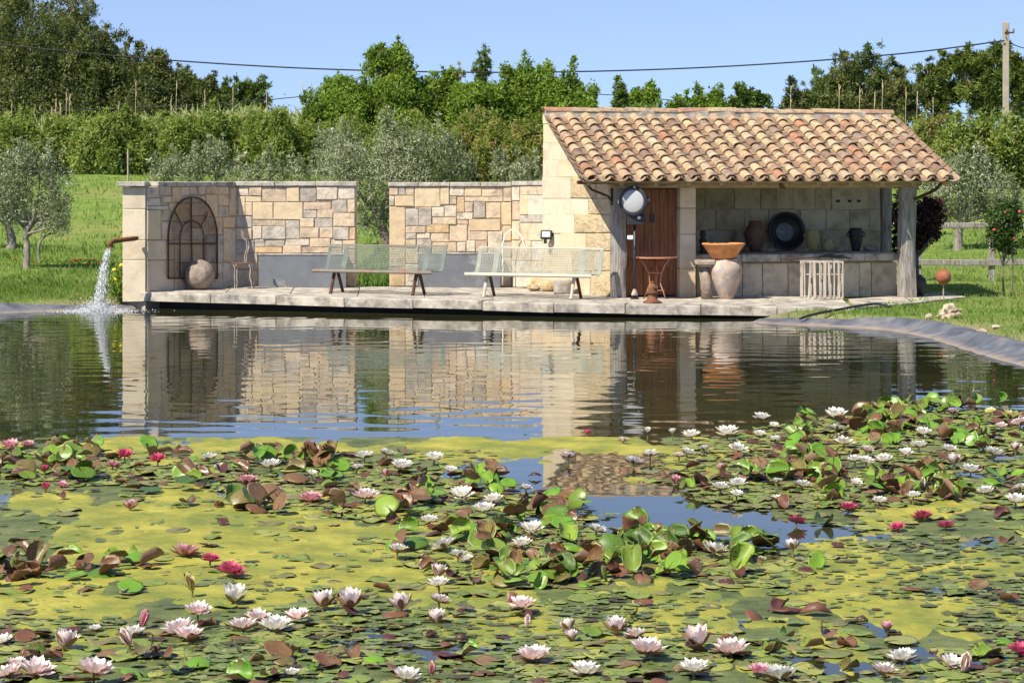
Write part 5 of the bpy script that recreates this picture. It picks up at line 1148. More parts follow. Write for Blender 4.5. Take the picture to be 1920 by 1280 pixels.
# ------------------------------------------------------------------ grass blades
def grass(n, xr, yr, h, w, seed, dens=None):
    r = np.random.default_rng(seed); x = r.uniform(*xr, n); y = r.uniform(*yr, n)
    d = sdf(x, y); px = 960+x*F/y
    tx = [p.x for p in LIP]; ty = [p.y for p in LIP]
    behind = (x > -6.6) & (x < 7.6) & (y < 43.2) & (y > np.interp(x, tx+[5.9, 6.9, 7.6], ty+[37.6, 39.0, 40.6])-.05) & (y > 30)
    keep = (d > .5+.4*r.random(len(d))) & ~behind
    if dens is not None: keep &= dens(x, y, r)
    x, y = x[keep], y[keep]; k = len(x); z = gz(x, y)-.01; hh = h*r.uniform(.4, 1.25, k)*(1+.5*np.sin(x*1.9+y)*np.sin(y*1.3)); ww = w*r.uniform(.6, 1.4, k)
    a = r.uniform(0, 6.28, k); lx, ly = r.normal(0, .35, k)*hh, r.normal(0, .35, k)*hh
    p = np.stack([x, y, z], 1); s_ = np.stack([np.cos(a)*ww, np.sin(a)*ww*.3, 0*a], 1)
    v = np.stack([p-s_, p+s_, p+np.stack([lx*.4, ly*.4, hh*.62], 1)+s_*.6, p+np.stack([lx, ly, hh], 1)], 1).reshape(-1, 3)
    t = np.clip(.45+.25*r.normal(size=k)+.2*np.sin(x*.8+np.sin(y)), 0, 1); return v, np.arange(k*4).reshape(k, 4), np.repeat(t, 4)
def gobj(name, *parts, label):
    V = np.concatenate([p[0] for p in parts]); T = np.concatenate([p[2] for p in parts])
    o = link(name, quads_mesh(name, V, np.arange(len(V)).reshape(-1, 4), M['grassblade'], False, T)); return tag(o, label, 'grass', kind='stuff')
gobj('grass', grass(16000, (-12.5, -5.8), (38.6, 44.5), .13, .009, 1), grass(15000, (-15, -4.5), (44, 56), .12, .011, 2), label='long green meadow grass left of the garden wall')
gobj('grass', grass(14000, (4.4, 11), (30, 44), .085, .009, 3), grass(9000, (6, 13), (43, 58), .10, .011, 4), label='short green grass on the bank and meadow right of the shelter')
gobj('grass', grass(16000, (-22, 24), (56, 84), .15, .022, 6), grass(2500, (-3.3, -1.5), (43, 56), .2, .012, 7), label='sunlit meadow grass rising behind the walls to the hedges')
# poppies
pops = [(30, 488), (62, 493), (133, 493), (142, 489), (150, 488), (162, 497), (172, 489), (184, 492)]
for i, (px, py) in enumerate(pops):
    Yp = 47.5+(i % 3)*.8; g = gb(px, Yp); top = W(px, py, Yp); t = root('poppy', g, f'{ORD[i]} red poppy from the left in the meadow grass', 'poppy', 'red poppies in the left meadow')
    top.z = max(top.z, g[2]+.12)
    MB().tube([Vector(g), top], .003, 4).build('stem', M['grassblade'], t)
    f_ = MB()
    for k in range(4):
        q = k*1.57+i; a = Vector((math.cos(q), math.sin(q), .7))*.055; s_ = Vector((-math.sin(q), math.cos(q), 0))*.042
        f_.add([top, top+a*.6+s_, top+a, top+a*.6-s_], [(0, 1, 2, 3)])
    f_.build('petals', M['poppy'], t)
# yellow iris by the spout
t = root('yellow_flower_clump', gb(222, 40.6), 'leafy clump with pale yellow flowers beside the wall pillar', 'plant'); g = Vector(gb(222, 40.6))
v, q, ti = leaf_cloud([((g.x, g.y, g.z+.3), (.16, .15, .3)), ((g.x+.1, g.y, g.z+.55), (.10, .1, .18))], 500, .12, .035, 9, up=.6); link('foliage', quads_mesh('foliage', v-np.array(g), q, M['broad'], False, ti), t, g)
for dx, dz in ((-.05, .62), (.08, .70), (-.02, .45)): lumpy(.045, (g.x+dx, g.y-.12, g.z+dz), dx*50, .4, 2, (1, 1, .8), 2).build('bloom', M['yellowflower'], t, smooth=True)
# ------------------------------------------------------------------ water lilies
# algae: a thin uneven mat that sinks below the surface at its ragged edges
py_ = np.concatenate([np.arange(818, 900, 2.2), np.arange(900, 1330, 3.4)]); ys = H*F/(py_-YH)
us = np.linspace(-1300, 1300, 460)
AX = us[None, :]*ys[:, None]/F; AY = np.repeat(ys[:, None], len(us), 1); PXm = 960+us[None, :]+0*AY; PYm = np.repeat(py_[:, None], len(us), 1)
def vn(X, Y, sc, seed, oct_=5):
    """value noise on arrays"""
    r = np.random.default_rng(seed); T = r.random((64, 64)); out = np.zeros_like(X); a = 1; s = 0
    for o_ in range(oct_):
        x, y = X*sc+17.3*o_, Y*sc+9.1*o_; xi, yi = np.floor(x).astype(int), np.floor(y).astype(int); fx, fy = x-xi, y-yi; fx = fx*fx*(3-2*fx); fy = fy*fy*(3-2*fy)
        g = lambda i, j: T[(xi+i) % 64, (yi+j) % 64]
        out += a*((g(0, 0)*(1-fx)+g(1, 0)*fx)*(1-fy)+(g(0, 1)*(1-fx)+g(1, 1)*fx)*fy); s += a; a *= .55; sc *= 2.07
    return out/s
def bump2(px, py, cx, cy, rx, ry): return np.exp(-(((px-cx)/rx)**2+((py-cy)/ry)**2))
def algae_w(px, py):
    w = np.zeros_like(px)-.17
    for cx, cy, rx, ry, a in ((300, 1000, 520, 60, .38), (150, 1120, 420, 50, .42), (600, 1040, 320, 60, .36), (600, 838, 560, 13, .34), (1150, 832, 260, 14, .30), (1080, 850, 160, 12, .2), (1500, 1150, 460, 70, .24), (1800, 1065, 260, 36, .30),
                          (1000, 1185, 420, 40, .20), (60, 930, 160, 22, .25), (330, 930, 320, 24, .22), (1750, 1165, 240, 34, .24), (1250, 900, 300, 20, .10), (200, 1215, 300, 30, .08), (1780, 742, 180, 8, .3)):
        w += a*bump2(px, py, cx, cy, rx, ry)
    for cx, cy, rx, ry, a in ((1330, 985, 190, 30, .7), (1050, 880, 110, 34, .5), (1200, 925, 260, 25, .2), (820, 1222, 110, 12, .25), (450, 925, 60, 8, .3), (1200, 1200, 60, 20, .2), (1790, 1110, 60, 8, .3)):
        w -= a*bump2(px, py, cx, cy, rx, ry)
    return w
n1 = vn(AX+40, AY*.55+40, 1.3, 1, 6)
hgt = (n1-.5)*1.25+1.15*(vn(AX, AY*.45, 3.2, 8, 6)-.5)+.9*algae_w(PXm, PYm)-.005
edge = np.minimum(np.minimum(np.arange(len(us)), np.arange(len(us))[::-1])[None, :]/12, 1)
AZ = np.clip(hgt*.06, -.02, .010)+.016*(vn(AX, AY*.8, 7, 3, 4)-.5)*np.clip(hgt*8+.4, 0, 1); AZ = np.where(edge < 1, np.minimum(AZ, -.02*(1-edge)), AZ); AZ[0] = -.02; AZ[-1] = -.02
o = link('algae_mat', grid_mesh('algae_mat', AX, AY, AZ, M['algae'])); tag(o, 'yellow green algae mats floating on the near half of the pond', 'algae', kind='stuff')

# drowned weed just under and at the surface between the pads
wd = (vn(AX+9, AY*.5+3, 2.2, 11, 6)-.5)*1.2+.30*bump2(PYm*0, PYm, 0, 1050, 1, 210)-.02
for a_, b_, c_, d_ in ((1310, 985, 240, 36), (1060, 885, 160, 42), (1150, 925, 140, 28), (1240, 955, 120, 24), (1450, 1003, 150, 17), (1560, 1005, 100, 11), (1700, 962, 70, 7), (100, 870, 40, 6), (640, 1225, 50, 7), (1380, 1170, 50, 7), (900, 1200, 60, 7), (830, 1222, 110, 12), (450, 925, 65, 8), (1790, 1110, 60, 8), (560, 1205, 0.1, .1)): wd -= .9*bump2(PXm, PYm, a_, b_, c_, d_)
WZ_ = np.clip(wd*.03, -.02, .004)+.003*(vn(AX, AY, 12, 5, 3)-.5); WZ_ = np.where(edge < 1, np.minimum(WZ_, -.02*(1-edge)), WZ_); WZ_[0] = -.02; WZ_[-1] = -.02
M['weed'] = pm('surface_weed', [(.05, .065, .02), (.10, .125, .035), (.17, .175, .06)], 5, .6, .9, 24, dist=.015, stain_or_light=[[(.17, .20, .06), 3, .55, .7, .7], [(.10, .06, .03), 6, .6, .74, .6]])
o = link('surface_weed', grid_mesh('surface_weed', AX, AY, WZ_, M['weed'])); tag(o, 'dull green water weed spread between the lily pads', 'water weed', kind='stuff')

# pads: top green, underside red brown, real thickness
padtop = []
def padmat(name, cols, rough, spec, randc):
    return pm(name, cols, 9, rough, .25, 30, rand=randc, spec=spec, dist=.004, stain_or_light=[[(.20, .11, .04), 7, .58, .72, .7], [(.24, .26, .08), 3, .56, .70, .5]])
PT = padmat('lily_leaf_top', [(.75, .75, .75), (1, 1, 1), (1.15, 1.12, 1.05)], .36, .4, [(.105, .21, .016), (.14, .25, .02), (.07, .14, .015), (.18, .27, .03), (.12, .18, .02), (.11, .23, .018), (.15, .13, .03), (.05, .10, .012)])
PTf = padmat('floating_leaf_top', [(.6, .6, .6), (1, 1, 1), (1.3, 1.2, 1.1)], .5, .35, [(.15, .20, .04), (.20, .235, .05), (.22, .235, .07), (.17, .155, .055), (.14, .165, .05), (.25, .26, .06), (.16, .21, .04), (.18, .11, .05)])
PU = padmat('lily_leaf_underside', [(.8, .8, .8), (1, 1, 1), (1.15, 1.1, 1.1)], .45, .4, [(.17, .075, .045), (.22, .10, .065), (.13, .055, .035), (.25, .14, .10), (.16, .12, .05)])
PD_ = padmat('dead_leaf', [(.7, .7, .7), (1, 1, 1), (1.2, 1.15, 1.1)], .5, .4, [(.10, .028, .020), (.075, .025, .022), (.13, .055, .03), (.06, .03, .02)])
PBZ = padmat('bronze_leaf_top', [(.7, .7, .7), (1, 1, 1), (1.2, 1.15, 1.1)], .36, .45, [(.15, .075, .03), (.13, .10, .03), (.18, .10, .05), (.11, .055, .025), (.16, .13, .04)])
def pad_data(kind, seed, seg=15):
    """unit-radius pad; returns verts (N,3), faces, face material index"""
    r = random.Random(seed); rings = [.0, .45, .8, 1.0]; V = []; ph = r.uniform(0, 6.28); notch = math.radians(r.uniform(8, 20))
    cup = {'flat': .0, 'wavy': .04, 'cup': .16, 'fold': .0, 'curl': .06, 'drape': -.22}[kind]
    for layer in (0, 1):
        for rr in rings[1:]:
            for k in range(seg+1):
                q = notch/2+(2*math.pi-notch)*k/seg; rad = rr*(1+.07*math.sin(2*q+ph)+.05*math.sin(5*q+2*ph)+.03*r.uniform(-1, 1)*(rr > .9))*(1-.05*(k in (0, seg))*(rr > .9))
                x, y = rad*math.cos(q), rad*math.sin(q); z = cup*rr*rr+.02*rr*math.sin(2*q+ph)
                if kind == 'wavy': z += .11*rr**2*math.sin(3*q+ph)
                if kind == 'curl': z += .40*max(0, (y*math.cos(ph)+x*math.sin(ph))-.35)**1.3
                if kind == 'fold':
                    a = .95; s_ = abs(y); y = math.copysign(s_*math.cos(a*s_*.9), y); z += s_*math.sin(a*s_*.9)*1.0
                if kind == 'drape': z += .12*rr*math.sin(q+ph)
                V.append((x, y, z-layer*.022))
        V.append((0, 0, -layer*.022))
    n = seg+1; R3 = 3*n; off = R3+1; Fc = []; Mi = []
    for layer in (0, 1):
        b = layer*off; c = b+R3
        for k in range(seg):
            t = [(c, b+k, b+k+1)]+[(b+i*n+k, b+(i+1)*n+k, b+(i+1)*n+k+1, b+i*n+k+1) for i in range(2)]
            if layer: t = [f[::-1] for f in t]
            Fc += t; Mi += [layer]*len(t)
    for k in range(seg): Fc.append((2*n+k, off+2*n+k, off+2*n+k+1, 2*n+k+1)); Mi.append(0)
    return np.array(V), Fc, Mi
VAR = [pad_data(k, 100+i) for i, k in enumerate(['flat', 'flat', 'wavy', 'wavy', 'cup', 'fold', 'curl', 'drape', 'cup', 'fold', 'drape', 'curl'])]
FLAT, UP = [0, 1, 2, 3, 7], [5, 6, 9, 10, 11, 5, 9, 7]
def pad_mesh(i, mats):
    V, Fc, Mi = VAR[i]; mb = MB(); mb.v = [tuple(v) for v in V]; mb.f = list(Fc); mb.m = list(Mi); mb.n = len(V); return mb.mesh('lily_pad', mats, True)
PMESH = {}
def pmesh(i, style):
    if (i, style) not in PMESH: PMESH[(i, style)] = pad_mesh(i, {'up': [PT, PU], 'bronze': [PBZ, PU], 'flat': [PTf, PU], 'dead': [PD_, PD_]}[style])
    return PMESH[(i, style)]
FL = [  # px, py, width px, kind, form (o open, h half closed, k bud)
 (19, 838, 36, 'po'), (52, 835, 24, 'po'), (234, 860, 28, 'mo'), (211, 879, 30, 'po'), (296, 871, 30, 'mo'), (84, 893, 18, 'mh'), (116, 912, 24, 'po'), (86, 920, 20, 'mh'), (392, 863, 30, 'wo'), (410, 880, 20, 'wo'), (508, 883, 38, 'wo'), (585, 896, 18, 'wo'), (463, 902, 38, 'po'), (582, 935, 44, 'po'), (244, 955, 26, 'ph'),
 (348, 1037, 52, 'po'), (394, 1060, 34, 'mo'), (430, 1063, 30, 'mo'), (434, 1075, 50, 'mo'), (361, 1118, 24, 'yk'), (437, 1124, 48, 'wh'), (371, 1162, 50, 'bo'), (336, 1180, 62, 'bo'), (352, 1194, 52, 'bo'), (484, 1161, 46, 'bo'), (455, 1178, 52, 'bo'), (516, 1176, 58, 'wo'), (559, 1157, 42, 'bo'), (605, 1140, 46, 'bh'), (248, 1190, 42, 'wo'), (267, 1176, 20, 'pk'), (178, 1183, 24, 'wo'), (8, 1204, 32, 'wo'), (119, 1213, 50, 'bh'), (244, 1223, 24, 'bk'), (18, 1266, 46, 'bo'), (68, 1258, 64, 'bo'), (176, 1274, 64, 'bo'), (547, 1268, 30, 'wo'), (30, 1251, 36, 'bo'),
 (724, 860, 28, 'wo'), (814, 866, 32, 'wo'), (683, 863, 34, 'wo'), (753, 882, 40, 'wo'), (669, 889, 24, 'wo'), (724, 900, 20, 'ph'), (845, 889, 24, 'wo'), (1101, 817, 16, 'mh'), (1169, 830, 20, 'bo'), (1214, 821, 15, 'wh'), (1261, 823, 15, 'wh'), (1065, 863, 26, 'bo'), (1187, 871, 34, 'wo'), (1219, 858, 28, 'wo'), (1265, 905, 20, 'ph'), (1273, 864, 20, 'bo'), (685, 938, 46, 'bo'), (866, 939, 42, 'wo'), (926, 941, 34, 'wo'), (907, 959, 40, 'wo'), (986, 925, 22, 'wo'), (804, 983, 32, 'wo'),
 (835, 1028, 46, 'wo'), (997, 1001, 42, 'wo'), (980, 1026, 36, 'wo'), (1118, 1004, 34, 'wo'), (859, 1053, 32, 'wo'), (745, 1046, 34, 'wo'), (874, 1055, 27, 'wo'), (820, 1094, 34, 'bh'), (823, 1112, 38, 'wo'), (660, 1143, 48, 'bh'), (753, 1143, 42, 'bh'), (823, 1139, 38, 'bo'), (818, 1167, 36, 'bh'), (980, 1147, 48, 'bo'), (957, 1145, 18, 'pk'), (988, 1178, 14, 'bk'), (1066, 1182, 32, 'bh'), (1072, 1200, 28, 'bh'), (1156, 1186, 42, 'bh'), (1191, 1194, 42, 'bo'), (1212, 1227, 64, 'bo'), (1001, 1233, 60, 'bo'), (1097, 1258, 54, 'wo'), (761, 1274, 52, 'wo'), (810, 1270, 16, 'pk'),
 (1428, 788, 30, 'wo'), (1567, 781, 40, 'wo'), (1297, 820, 32, 'wo'), (1364, 820, 40, 'wo'), (1423, 819, 24, 'wo'), (1451, 807, 17, 'wo'), (1453, 832, 20, 'wo'), (1288, 854, 28, 'wo'), (1320, 848, 20, 'wo'), (1383, 849, 36, 'wo'), (1356, 883, 20, 'ph'), (1567, 812, 24, 'wo'), (1582, 833, 36, 'wo'), (1731, 818, 30, 'wo'), (1624, 855, 26, 'bo'), (1698, 856, 26, 'wo'), (1723, 845, 32, 'wo'), (1603, 873, 28, 'wo'), (1624, 874, 30, 'wo'), (1658, 872, 32, 'wo'), (1780, 852, 30, 'wo'), (1789, 874, 28, 'bh'), (1862, 861, 38, 'wo'), (1820, 888, 38, 'wo'), (1904, 853, 22, 'bh'), (1786, 782, 24, 'bo'), (1858, 772, 20, 'yo'), (1896, 780, 38, 'yo'), (1913, 801, 32, 'bo'), (1877, 807, 22, 'bo'),
 (1383, 917, 36, 'wo'), (1350, 925, 32, 'wo'), (1381, 939, 24, 'wo'), (1457, 909, 20, 'wo'), (1504, 916, 32, 'wo'), (1457, 945, 22, 'wo'), (1605, 911, 22, 'wo'), (1649, 945, 28, 'wo'), (1712, 943, 26, 'wo'), (1733, 923, 12, 'wk'), (1847, 926, 32, 'wo'), (1904, 947, 36, 'wo'), (1913, 926, 22, 'wo'), (1590, 953, 34, 'mo'), (1493, 981, 32, 'mo'), (1729, 971, 38, 'mo'), (1683, 991, 28, 'mo'), (1773, 989, 32, 'mo'),
 (1339, 1042, 48, 'wo'), (1487, 1043, 28, 'wh'), (1428, 1063, 16, 'wo'), (1312, 1210, 54, 'bh'), (1371, 1221, 66, 'bo'), (1664, 1185, 24, 'ph'), (1691, 1236, 54, 'wo'), (1782, 1248, 42, 'wo'), (1807, 1259, 24, 'bk'), (1911, 1225, 42, 'mo'), (1301, 1265, 54, 'wo'), (1425, 1263, 42, 'po'), (1463, 1267, 64, 'wo'), (1657, 1275, 46, 'bo')]
KN = {'w': 'white', 'b': 'blush', 'p': 'pink', 'm': 'magenta', 'y': 'yellow'}; FN = {'o': 'open', 'h': 'closing', 'k': 'budded'}
def zone(px, py):
    if py > 1130: return 'the front left' if px < 700 else ('the front middle' if px < 1250 else 'the front right')
    if py > 985 and px > 700 and px < 1560 and py < 1125: return 'the middle patch'
    if py > 1000: return 'the left algae'
    if px < 1140: return 'the far left patch'
    if py < 895: return 'the far right patch'
    return 'the right patch'
FZ = {}
for f in FL: FZ.setdefault((zone(f[0], f[1]), f[3]), []).append(f)
FNAME = {}
for (zn, kd), L_ in FZ.items():
    L_.sort()
    for i, f in enumerate(L_): FNAME[f] = (f'the {ORD[i]} {KN[kd[0]]} {FN[kd[1]]} lily in {zn}' if len(L_) > 1 else f'the {KN[kd[0]]} {FN[kd[1]]} lily in {zn}')
def inpoly(x, y, P):
    c = False; n = len(P)
    for i in range(n):
        (x1, y1), (x2, y2) = P[i], P[(i+1) % n]
        if (y1 > y) != (y2 > y) and x < (x2-x1)*(y-y1)/(y2-y1)+x1: c = not c
    return c
PATCH = [  # polygon on the photo, pads per square metre, share standing, zone phrase
 ('far left', [(-60, 850), (180, 846), (420, 856), (640, 858), (860, 882), (1000, 925), (1130, 965), (1150, 985), (960, 982), (720, 985), (440, 960), (420, 930), (320, 912), (60, 912), (-60, 905)], 72, .72, 'in the far left lily patch'),
 ('far right', [(1240, 824), (1400, 812), (1480, 795), (1640, 770), (1760, 762), (1960, 775), (1960, 880), (1700, 880), (1500, 872), (1290, 878), (1250, 850)], 92, .72, 'in the far right lily patch'),
 ('right', [(1270, 925), (1340, 900), (1500, 882), (1700, 890), (1830, 905), (1960, 910), (1960, 950), (1760, 945), (1540, 955), (1330, 952)], 125, .85, 'in the right lily patch before the open water'),
 ('middle', [(720, 1030), (800, 1000), (1000, 985), (1180, 1000), (1330, 1010), (1480, 1040), (1540, 1075), (1420, 1080), (1200, 1090), (1080, 1105), (900, 1110), (790, 1085)], 125, .84, 'in the middle lily patch'),
 ('left', [(-60, 1052), (130, 1058), (280, 1048), (300, 1085), (180, 1108), (-60, 1115)], 60, .7, 'in the small left lily patch'),
 ('front left', [(-60, 1190), (200, 1175), (420, 1165), (620, 1150), (760, 1165), (760, 1290), (-60, 1300)], 42, .30, 'in the front left lily patch'),
 ('front right', [(740, 1215), (1000, 1195), (1300, 1195), (1600, 1200), (1980, 1195), (1980, 1300), (740, 1300)], 30, .26, 'in the front right lily patch')]
OPENW = [(1310, 985, 215, 30), (1060, 885, 130, 36), (1150, 925, 130, 26), (1240, 955, 110, 20), (1450, 1003, 130, 14), (1560, 1005, 90, 9), (1700, 962, 60, 6), (830, 1222, 90, 9), (450, 926, 55, 6)]
def opened(px, py): return any(((px-a)/c)**2+((py-b_)/d)**2 < 1 for a, b_, c, d in OPENW)
pads = []; rp = random.Random(42)
def addpad(px, py, standing, zone, dead=False, dz=0):
    if opened(px, py): return
    if standing and any(abs(px-f[0]) < f[2]*.8+12 and -8 < py-f[1] < 42 for f in FL): standing = False
    if not standing and any(abs(px-f[0]) < f[2]*.5 and abs(py-f[1]) < 6 for f in FL): return
    p = onwater(px, py); near_ = .82 if p.y < 12.5 else 1; R_ = near_* rp.uniform(.05, .092) if standing else rp.uniform(.04, .095)
    if standing:
        i = rp.choice(UP); tilt = min(1.25, abs(rp.gauss(.50, .36))); tilt *= .55 if zone is None or zone[0].startswith('front') else 1; lift = rp.uniform(.005, .085 if zone and not zone[0].startswith('front') else .03)+R_*math.sin(tilt)*.75
        style = 'up'
    else: i = rp.choice(FLAT); tilt = abs(rp.gauss(0, .035)); lift = rp.uniform(.008, .018); style = 'flat'
    if standing and rp.random() < (.48 if zone and zone[0] in ('far left', 'left', 'front left', 'front right') else .22): style = 'bronze'
    if dead: style = 'dead'; R_ *= .75; i = rp.choice([5, 6, 7, 9, 10, 11]); tilt = rp.uniform(0, .5); lift = .02+R_*math.sin(tilt)*.6
    az = rp.uniform(0, 6.28)
    if standing and rp.random() < .5: az = rp.gauss(-1.57, .8)          # many leaves lean so that the top faces the sun or the shore
    rot = Matrix.Rotation(az, 3, 'Z') @ Matrix.Rotation(tilt, 3, 'Y') @ Matrix.Rotation(rp.uniform(0, 6.28), 3, 'Z')
    pads.append((p.y, R_, i, style, Vector((p.x, p.y, lift+dz)), rot, zone, standing))
for nm, P, dn, st, ph in PATCH:
    ys_ = [y for _, y in P]; xs_ = [x for x, _ in P]
    far, near = H*F/(min(ys_)-YH), H*F/(max(ys_)-YH); x0, x1 = PX(min(xs_), far), PX(max(xs_), far)
    n = int(dn*(far-near)*(x1-x0))
    for _ in range(n):
        Y = rp.uniform(near, far); X = rp.uniform(x0, x1); py = YH+H*F/Y; px = 960+X*F/Y
        if inpoly(px+rp.gauss(0, 10), py+rp.gauss(0, 3), P): addpad(px, py, rp.random() < st, (nm, ph), rp.random() < .10)
# loose floating leaves between the patches
for _ in range(2100):
    Y = rp.uniform(9.6, 19.5); X = rp.uniform(-5.2, 5.2)*Y/19.5*1.0; py = YH+H*F/Y; px = 960+X*F/Y
    if py < 845 or (py < 880 and 900 < px < 1250) or abs(px-960) > 1050: continue
    w = float(algae_w(np.array([px]), np.array([py]))[0])
    if rp.random() < (.20 if w > .04 else .72): addpad(px, py, rp.random() < .05, None, rp.random() < .14)
vis = [p for p in pads if abs(p[4].x*F/p[0]) < 985 and p[0] > 9.9]
pads.sort(key=lambda p: -(p[1]/p[0])*(1.5 if p[7] else 1)*(1 if abs(p[4].x*F/p[0]) < 970 and p[0] > 10.2 else .01))
NIND = 300
def padlabel(p):
    px, py = 960+p[4].x*F/p[0], YH+H*F/p[0]
    f = min(FL, key=lambda f: math.hypot(f[0]-px, (f[1]+8-py)*1.8)); dx, dy = px-f[0], (py-f[1]-8)*1.8
    rel = ('right of' if dx > 0 else 'left of') if abs(dx) > abs(dy) else ('in front of' if dy > 0 else 'behind')
    st = 'withered leaf' if p[3] == 'dead' else 'bronze leaf' if p[3] == 'bronze' else ('standing leaf' if p[7] else 'flat pad')
    far = '' if p[3] == 'dead' else 'well ' if math.hypot(dx, dy) > 70 else ''
    return f'{st} {far}{rel} {FNAME[f]}'
LAB = {}
for i, p in enumerate(pads[:NIND]): LAB.setdefault(padlabel(p), []).append(i)
PLAB = {}
for lb, ids in LAB.items():
    ids.sort(key=lambda i: pads[i][4].x/pads[i][0])
    for k, i in enumerate(ids):
        t = lb if len(ids) == 1 else f'{ORD[k]} {lb}'
        if len(t.split()) > 16: t = t.replace(' well ', ' ')
        if len(t.split()) > 16: t = t.replace(' in the ', ' in ', 1)
        PLAB[i] = t
for pi, p in enumerate(pads[:NIND]):
    o = bpy.data.objects.new('lily_pad', pmesh(p[2], p[3])); col.objects.link(o); o.location = p[4]; o.scale = (p[1],)*3; o.rotation_euler = p[5].to_euler()
    lb = PLAB[pi]; tag(o, lb, 'lily pad', 'large lily leaves on the pond')
for style in ('up', 'bronze', 'flat', 'dead'):
    for sub in range(4):
        L_ = [p for j, p in enumerate(pads[NIND:]) if p[3] == style and j % 4 == sub]
        if not L_: continue
        V, Fc, Mi = [], [], []; n = 0
        for p in L_:
            v, f, m_ = VAR[p[2]]; A = np.array(p[5])*p[1]; V.append(v@A.T+np.array(p[4])); Fc += [tuple(i+n for i in q) for q in f]; Mi += m_; n += len(v)
        me = bpy.data.meshes.new('lily_leaves'); me.from_pydata(np.concatenate(V).tolist(), [], Fc)
        for m_ in {'up': [PT, PU], 'bronze': [PBZ, PU], 'flat': [PTf, PU], 'dead': [PD_, PD_]}[style]: me.materials.append(m_)
        me.polygons.foreach_set('material_index', Mi); me.polygons.foreach_set('use_smooth', [True]*len(Fc)); me.update()
        o = link('lily_leaves', me); tag(o, {'up': 'mass of small upright lily leaves in the lily patches', 'bronze': 'mass of small bronze lily leaves in the lily patches', 'flat': 'mass of small floating lily leaves on the pond', 'dead': 'scattered withered lily leaves on the pond'}[style], 'lily leaves', kind='stuff')

# tiny leaves and fragments littering the surface
def bits(n, seed):
    r = np.random.default_rng(seed); Y = 1/r.uniform(1/19.3, 1/9.7, n)**1.0; px = r.uniform(-30, 1950, n); py = YH+H*F/Y
    op = np.zeros(n, bool)
    for a_, b_, c_, d_ in OPENW: op |= ((px-a_)/c_)**2+((py-b_)/d_)**2 < .9
    gate = vn((px-960)*Y/F*1.0+5, Y*.5, 1.6, 21, 4)+r.normal(0, .05, n) > .47
    gate &= ~((algae_w(px, py) > .05) & (px < 850) & (r.random(n) < .72))
    k = ~op & gate & (py > 846) & ~((py < 905) & (px > 930) & (px < 1230) & (r.random(n) < .8)); px, Y = px[k], Y[k]; n = len(px)
    c = np.stack([(px-960)*Y/F, Y, r.uniform(.006, .016, n)], 1); R_ = r.uniform(.016, .05, n); a0 = r.uniform(0, 6.28, n); ti = r.normal(0, .10, (n, 2)); ell = r.uniform(.55, 1, n)
    V = []
    for j in range(8):
        q = a0+.25+(2*math.pi-.5)*j/7; x = np.cos(q)*R_; y = np.sin(q)*R_*ell
        V.append(c+np.stack([x, y, np.abs(x*ti[:, 0]+y*ti[:, 1])+.003*np.sin(3*q)], 1))
    return np.stack(V, 1).reshape(-1, 3), np.arange(n*8).reshape(n, 8), np.repeat(np.clip(r.normal(.5, .28, n), 0, 1), 8)
M['bits'] = leafm('leaf_fragments', [(.07, .035, .022), (.085, .10, .03), (.13, .17, .04), (.19, .235, .06), (.25, .26, .10)], .1, .45, .4)
o = link('leaf_litter', quads_mesh('leaf_litter', *bits(8000, 77)[:2], M['bits'], False, bits(8000, 77)[2])); tag(o, 'small leaves and fragments floating between the lily pads', 'leaf litter', kind='stuff')

# flowers
def petmat(name, base, tip, mid=None):
    m, N, L, out = nt(name); b = N.new('ShaderNodeBsdfPrincipled'); t = N.new('ShaderNodeBsdfTranslucent'); mx = N.new('ShaderNodeMixShader')
    a = N.new('ShaderNodeAttribute'); a.attribute_name = 'tint'; r = ramp(N, [(0, base), (.55, mid or [(x+y)/2 for x, y in zip(base, tip)]), (1, tip)]); L.new(a.outputs['Fac'], r.inputs[0])
    L.new(r.outputs[0], b.inputs[0]); L.new(r.outputs[0], t.inputs[0]); b.inputs['Roughness'].default_value = .5; b.inputs['Specular IOR Level'].default_value = .25
    mx.inputs[0].default_value = .3; L.new(b.outputs[0], mx.inputs[1]); L.new(t.outputs[0], mx.inputs[2]); L.new(mx.outputs[0], out.inputs[0]); return m
PET = {'w': petmat('white_petals', (.80, .74, .62), (.86, .84, .78)), 'b': petmat('blush_petals', (.82, .52, .48), (.88, .81, .77)), 'p': petmat('pink_petals', (.62, .16, .22), (.80, .48, .52)), 'm': petmat('magenta_petals', (.45, .03, .10), (.66, .13, .22)), 'y': petmat('yellow_lily_petals', (.72, .66, .22), (.82, .78, .40))}
M['stamen'] = plain('lily_stamens', (.78, .58, .05)); M['sepal'] = plain('lily_sepals', (.26, .14, .07)); M['lstem'] = plain('lily_stem', (.16, .15, .05))
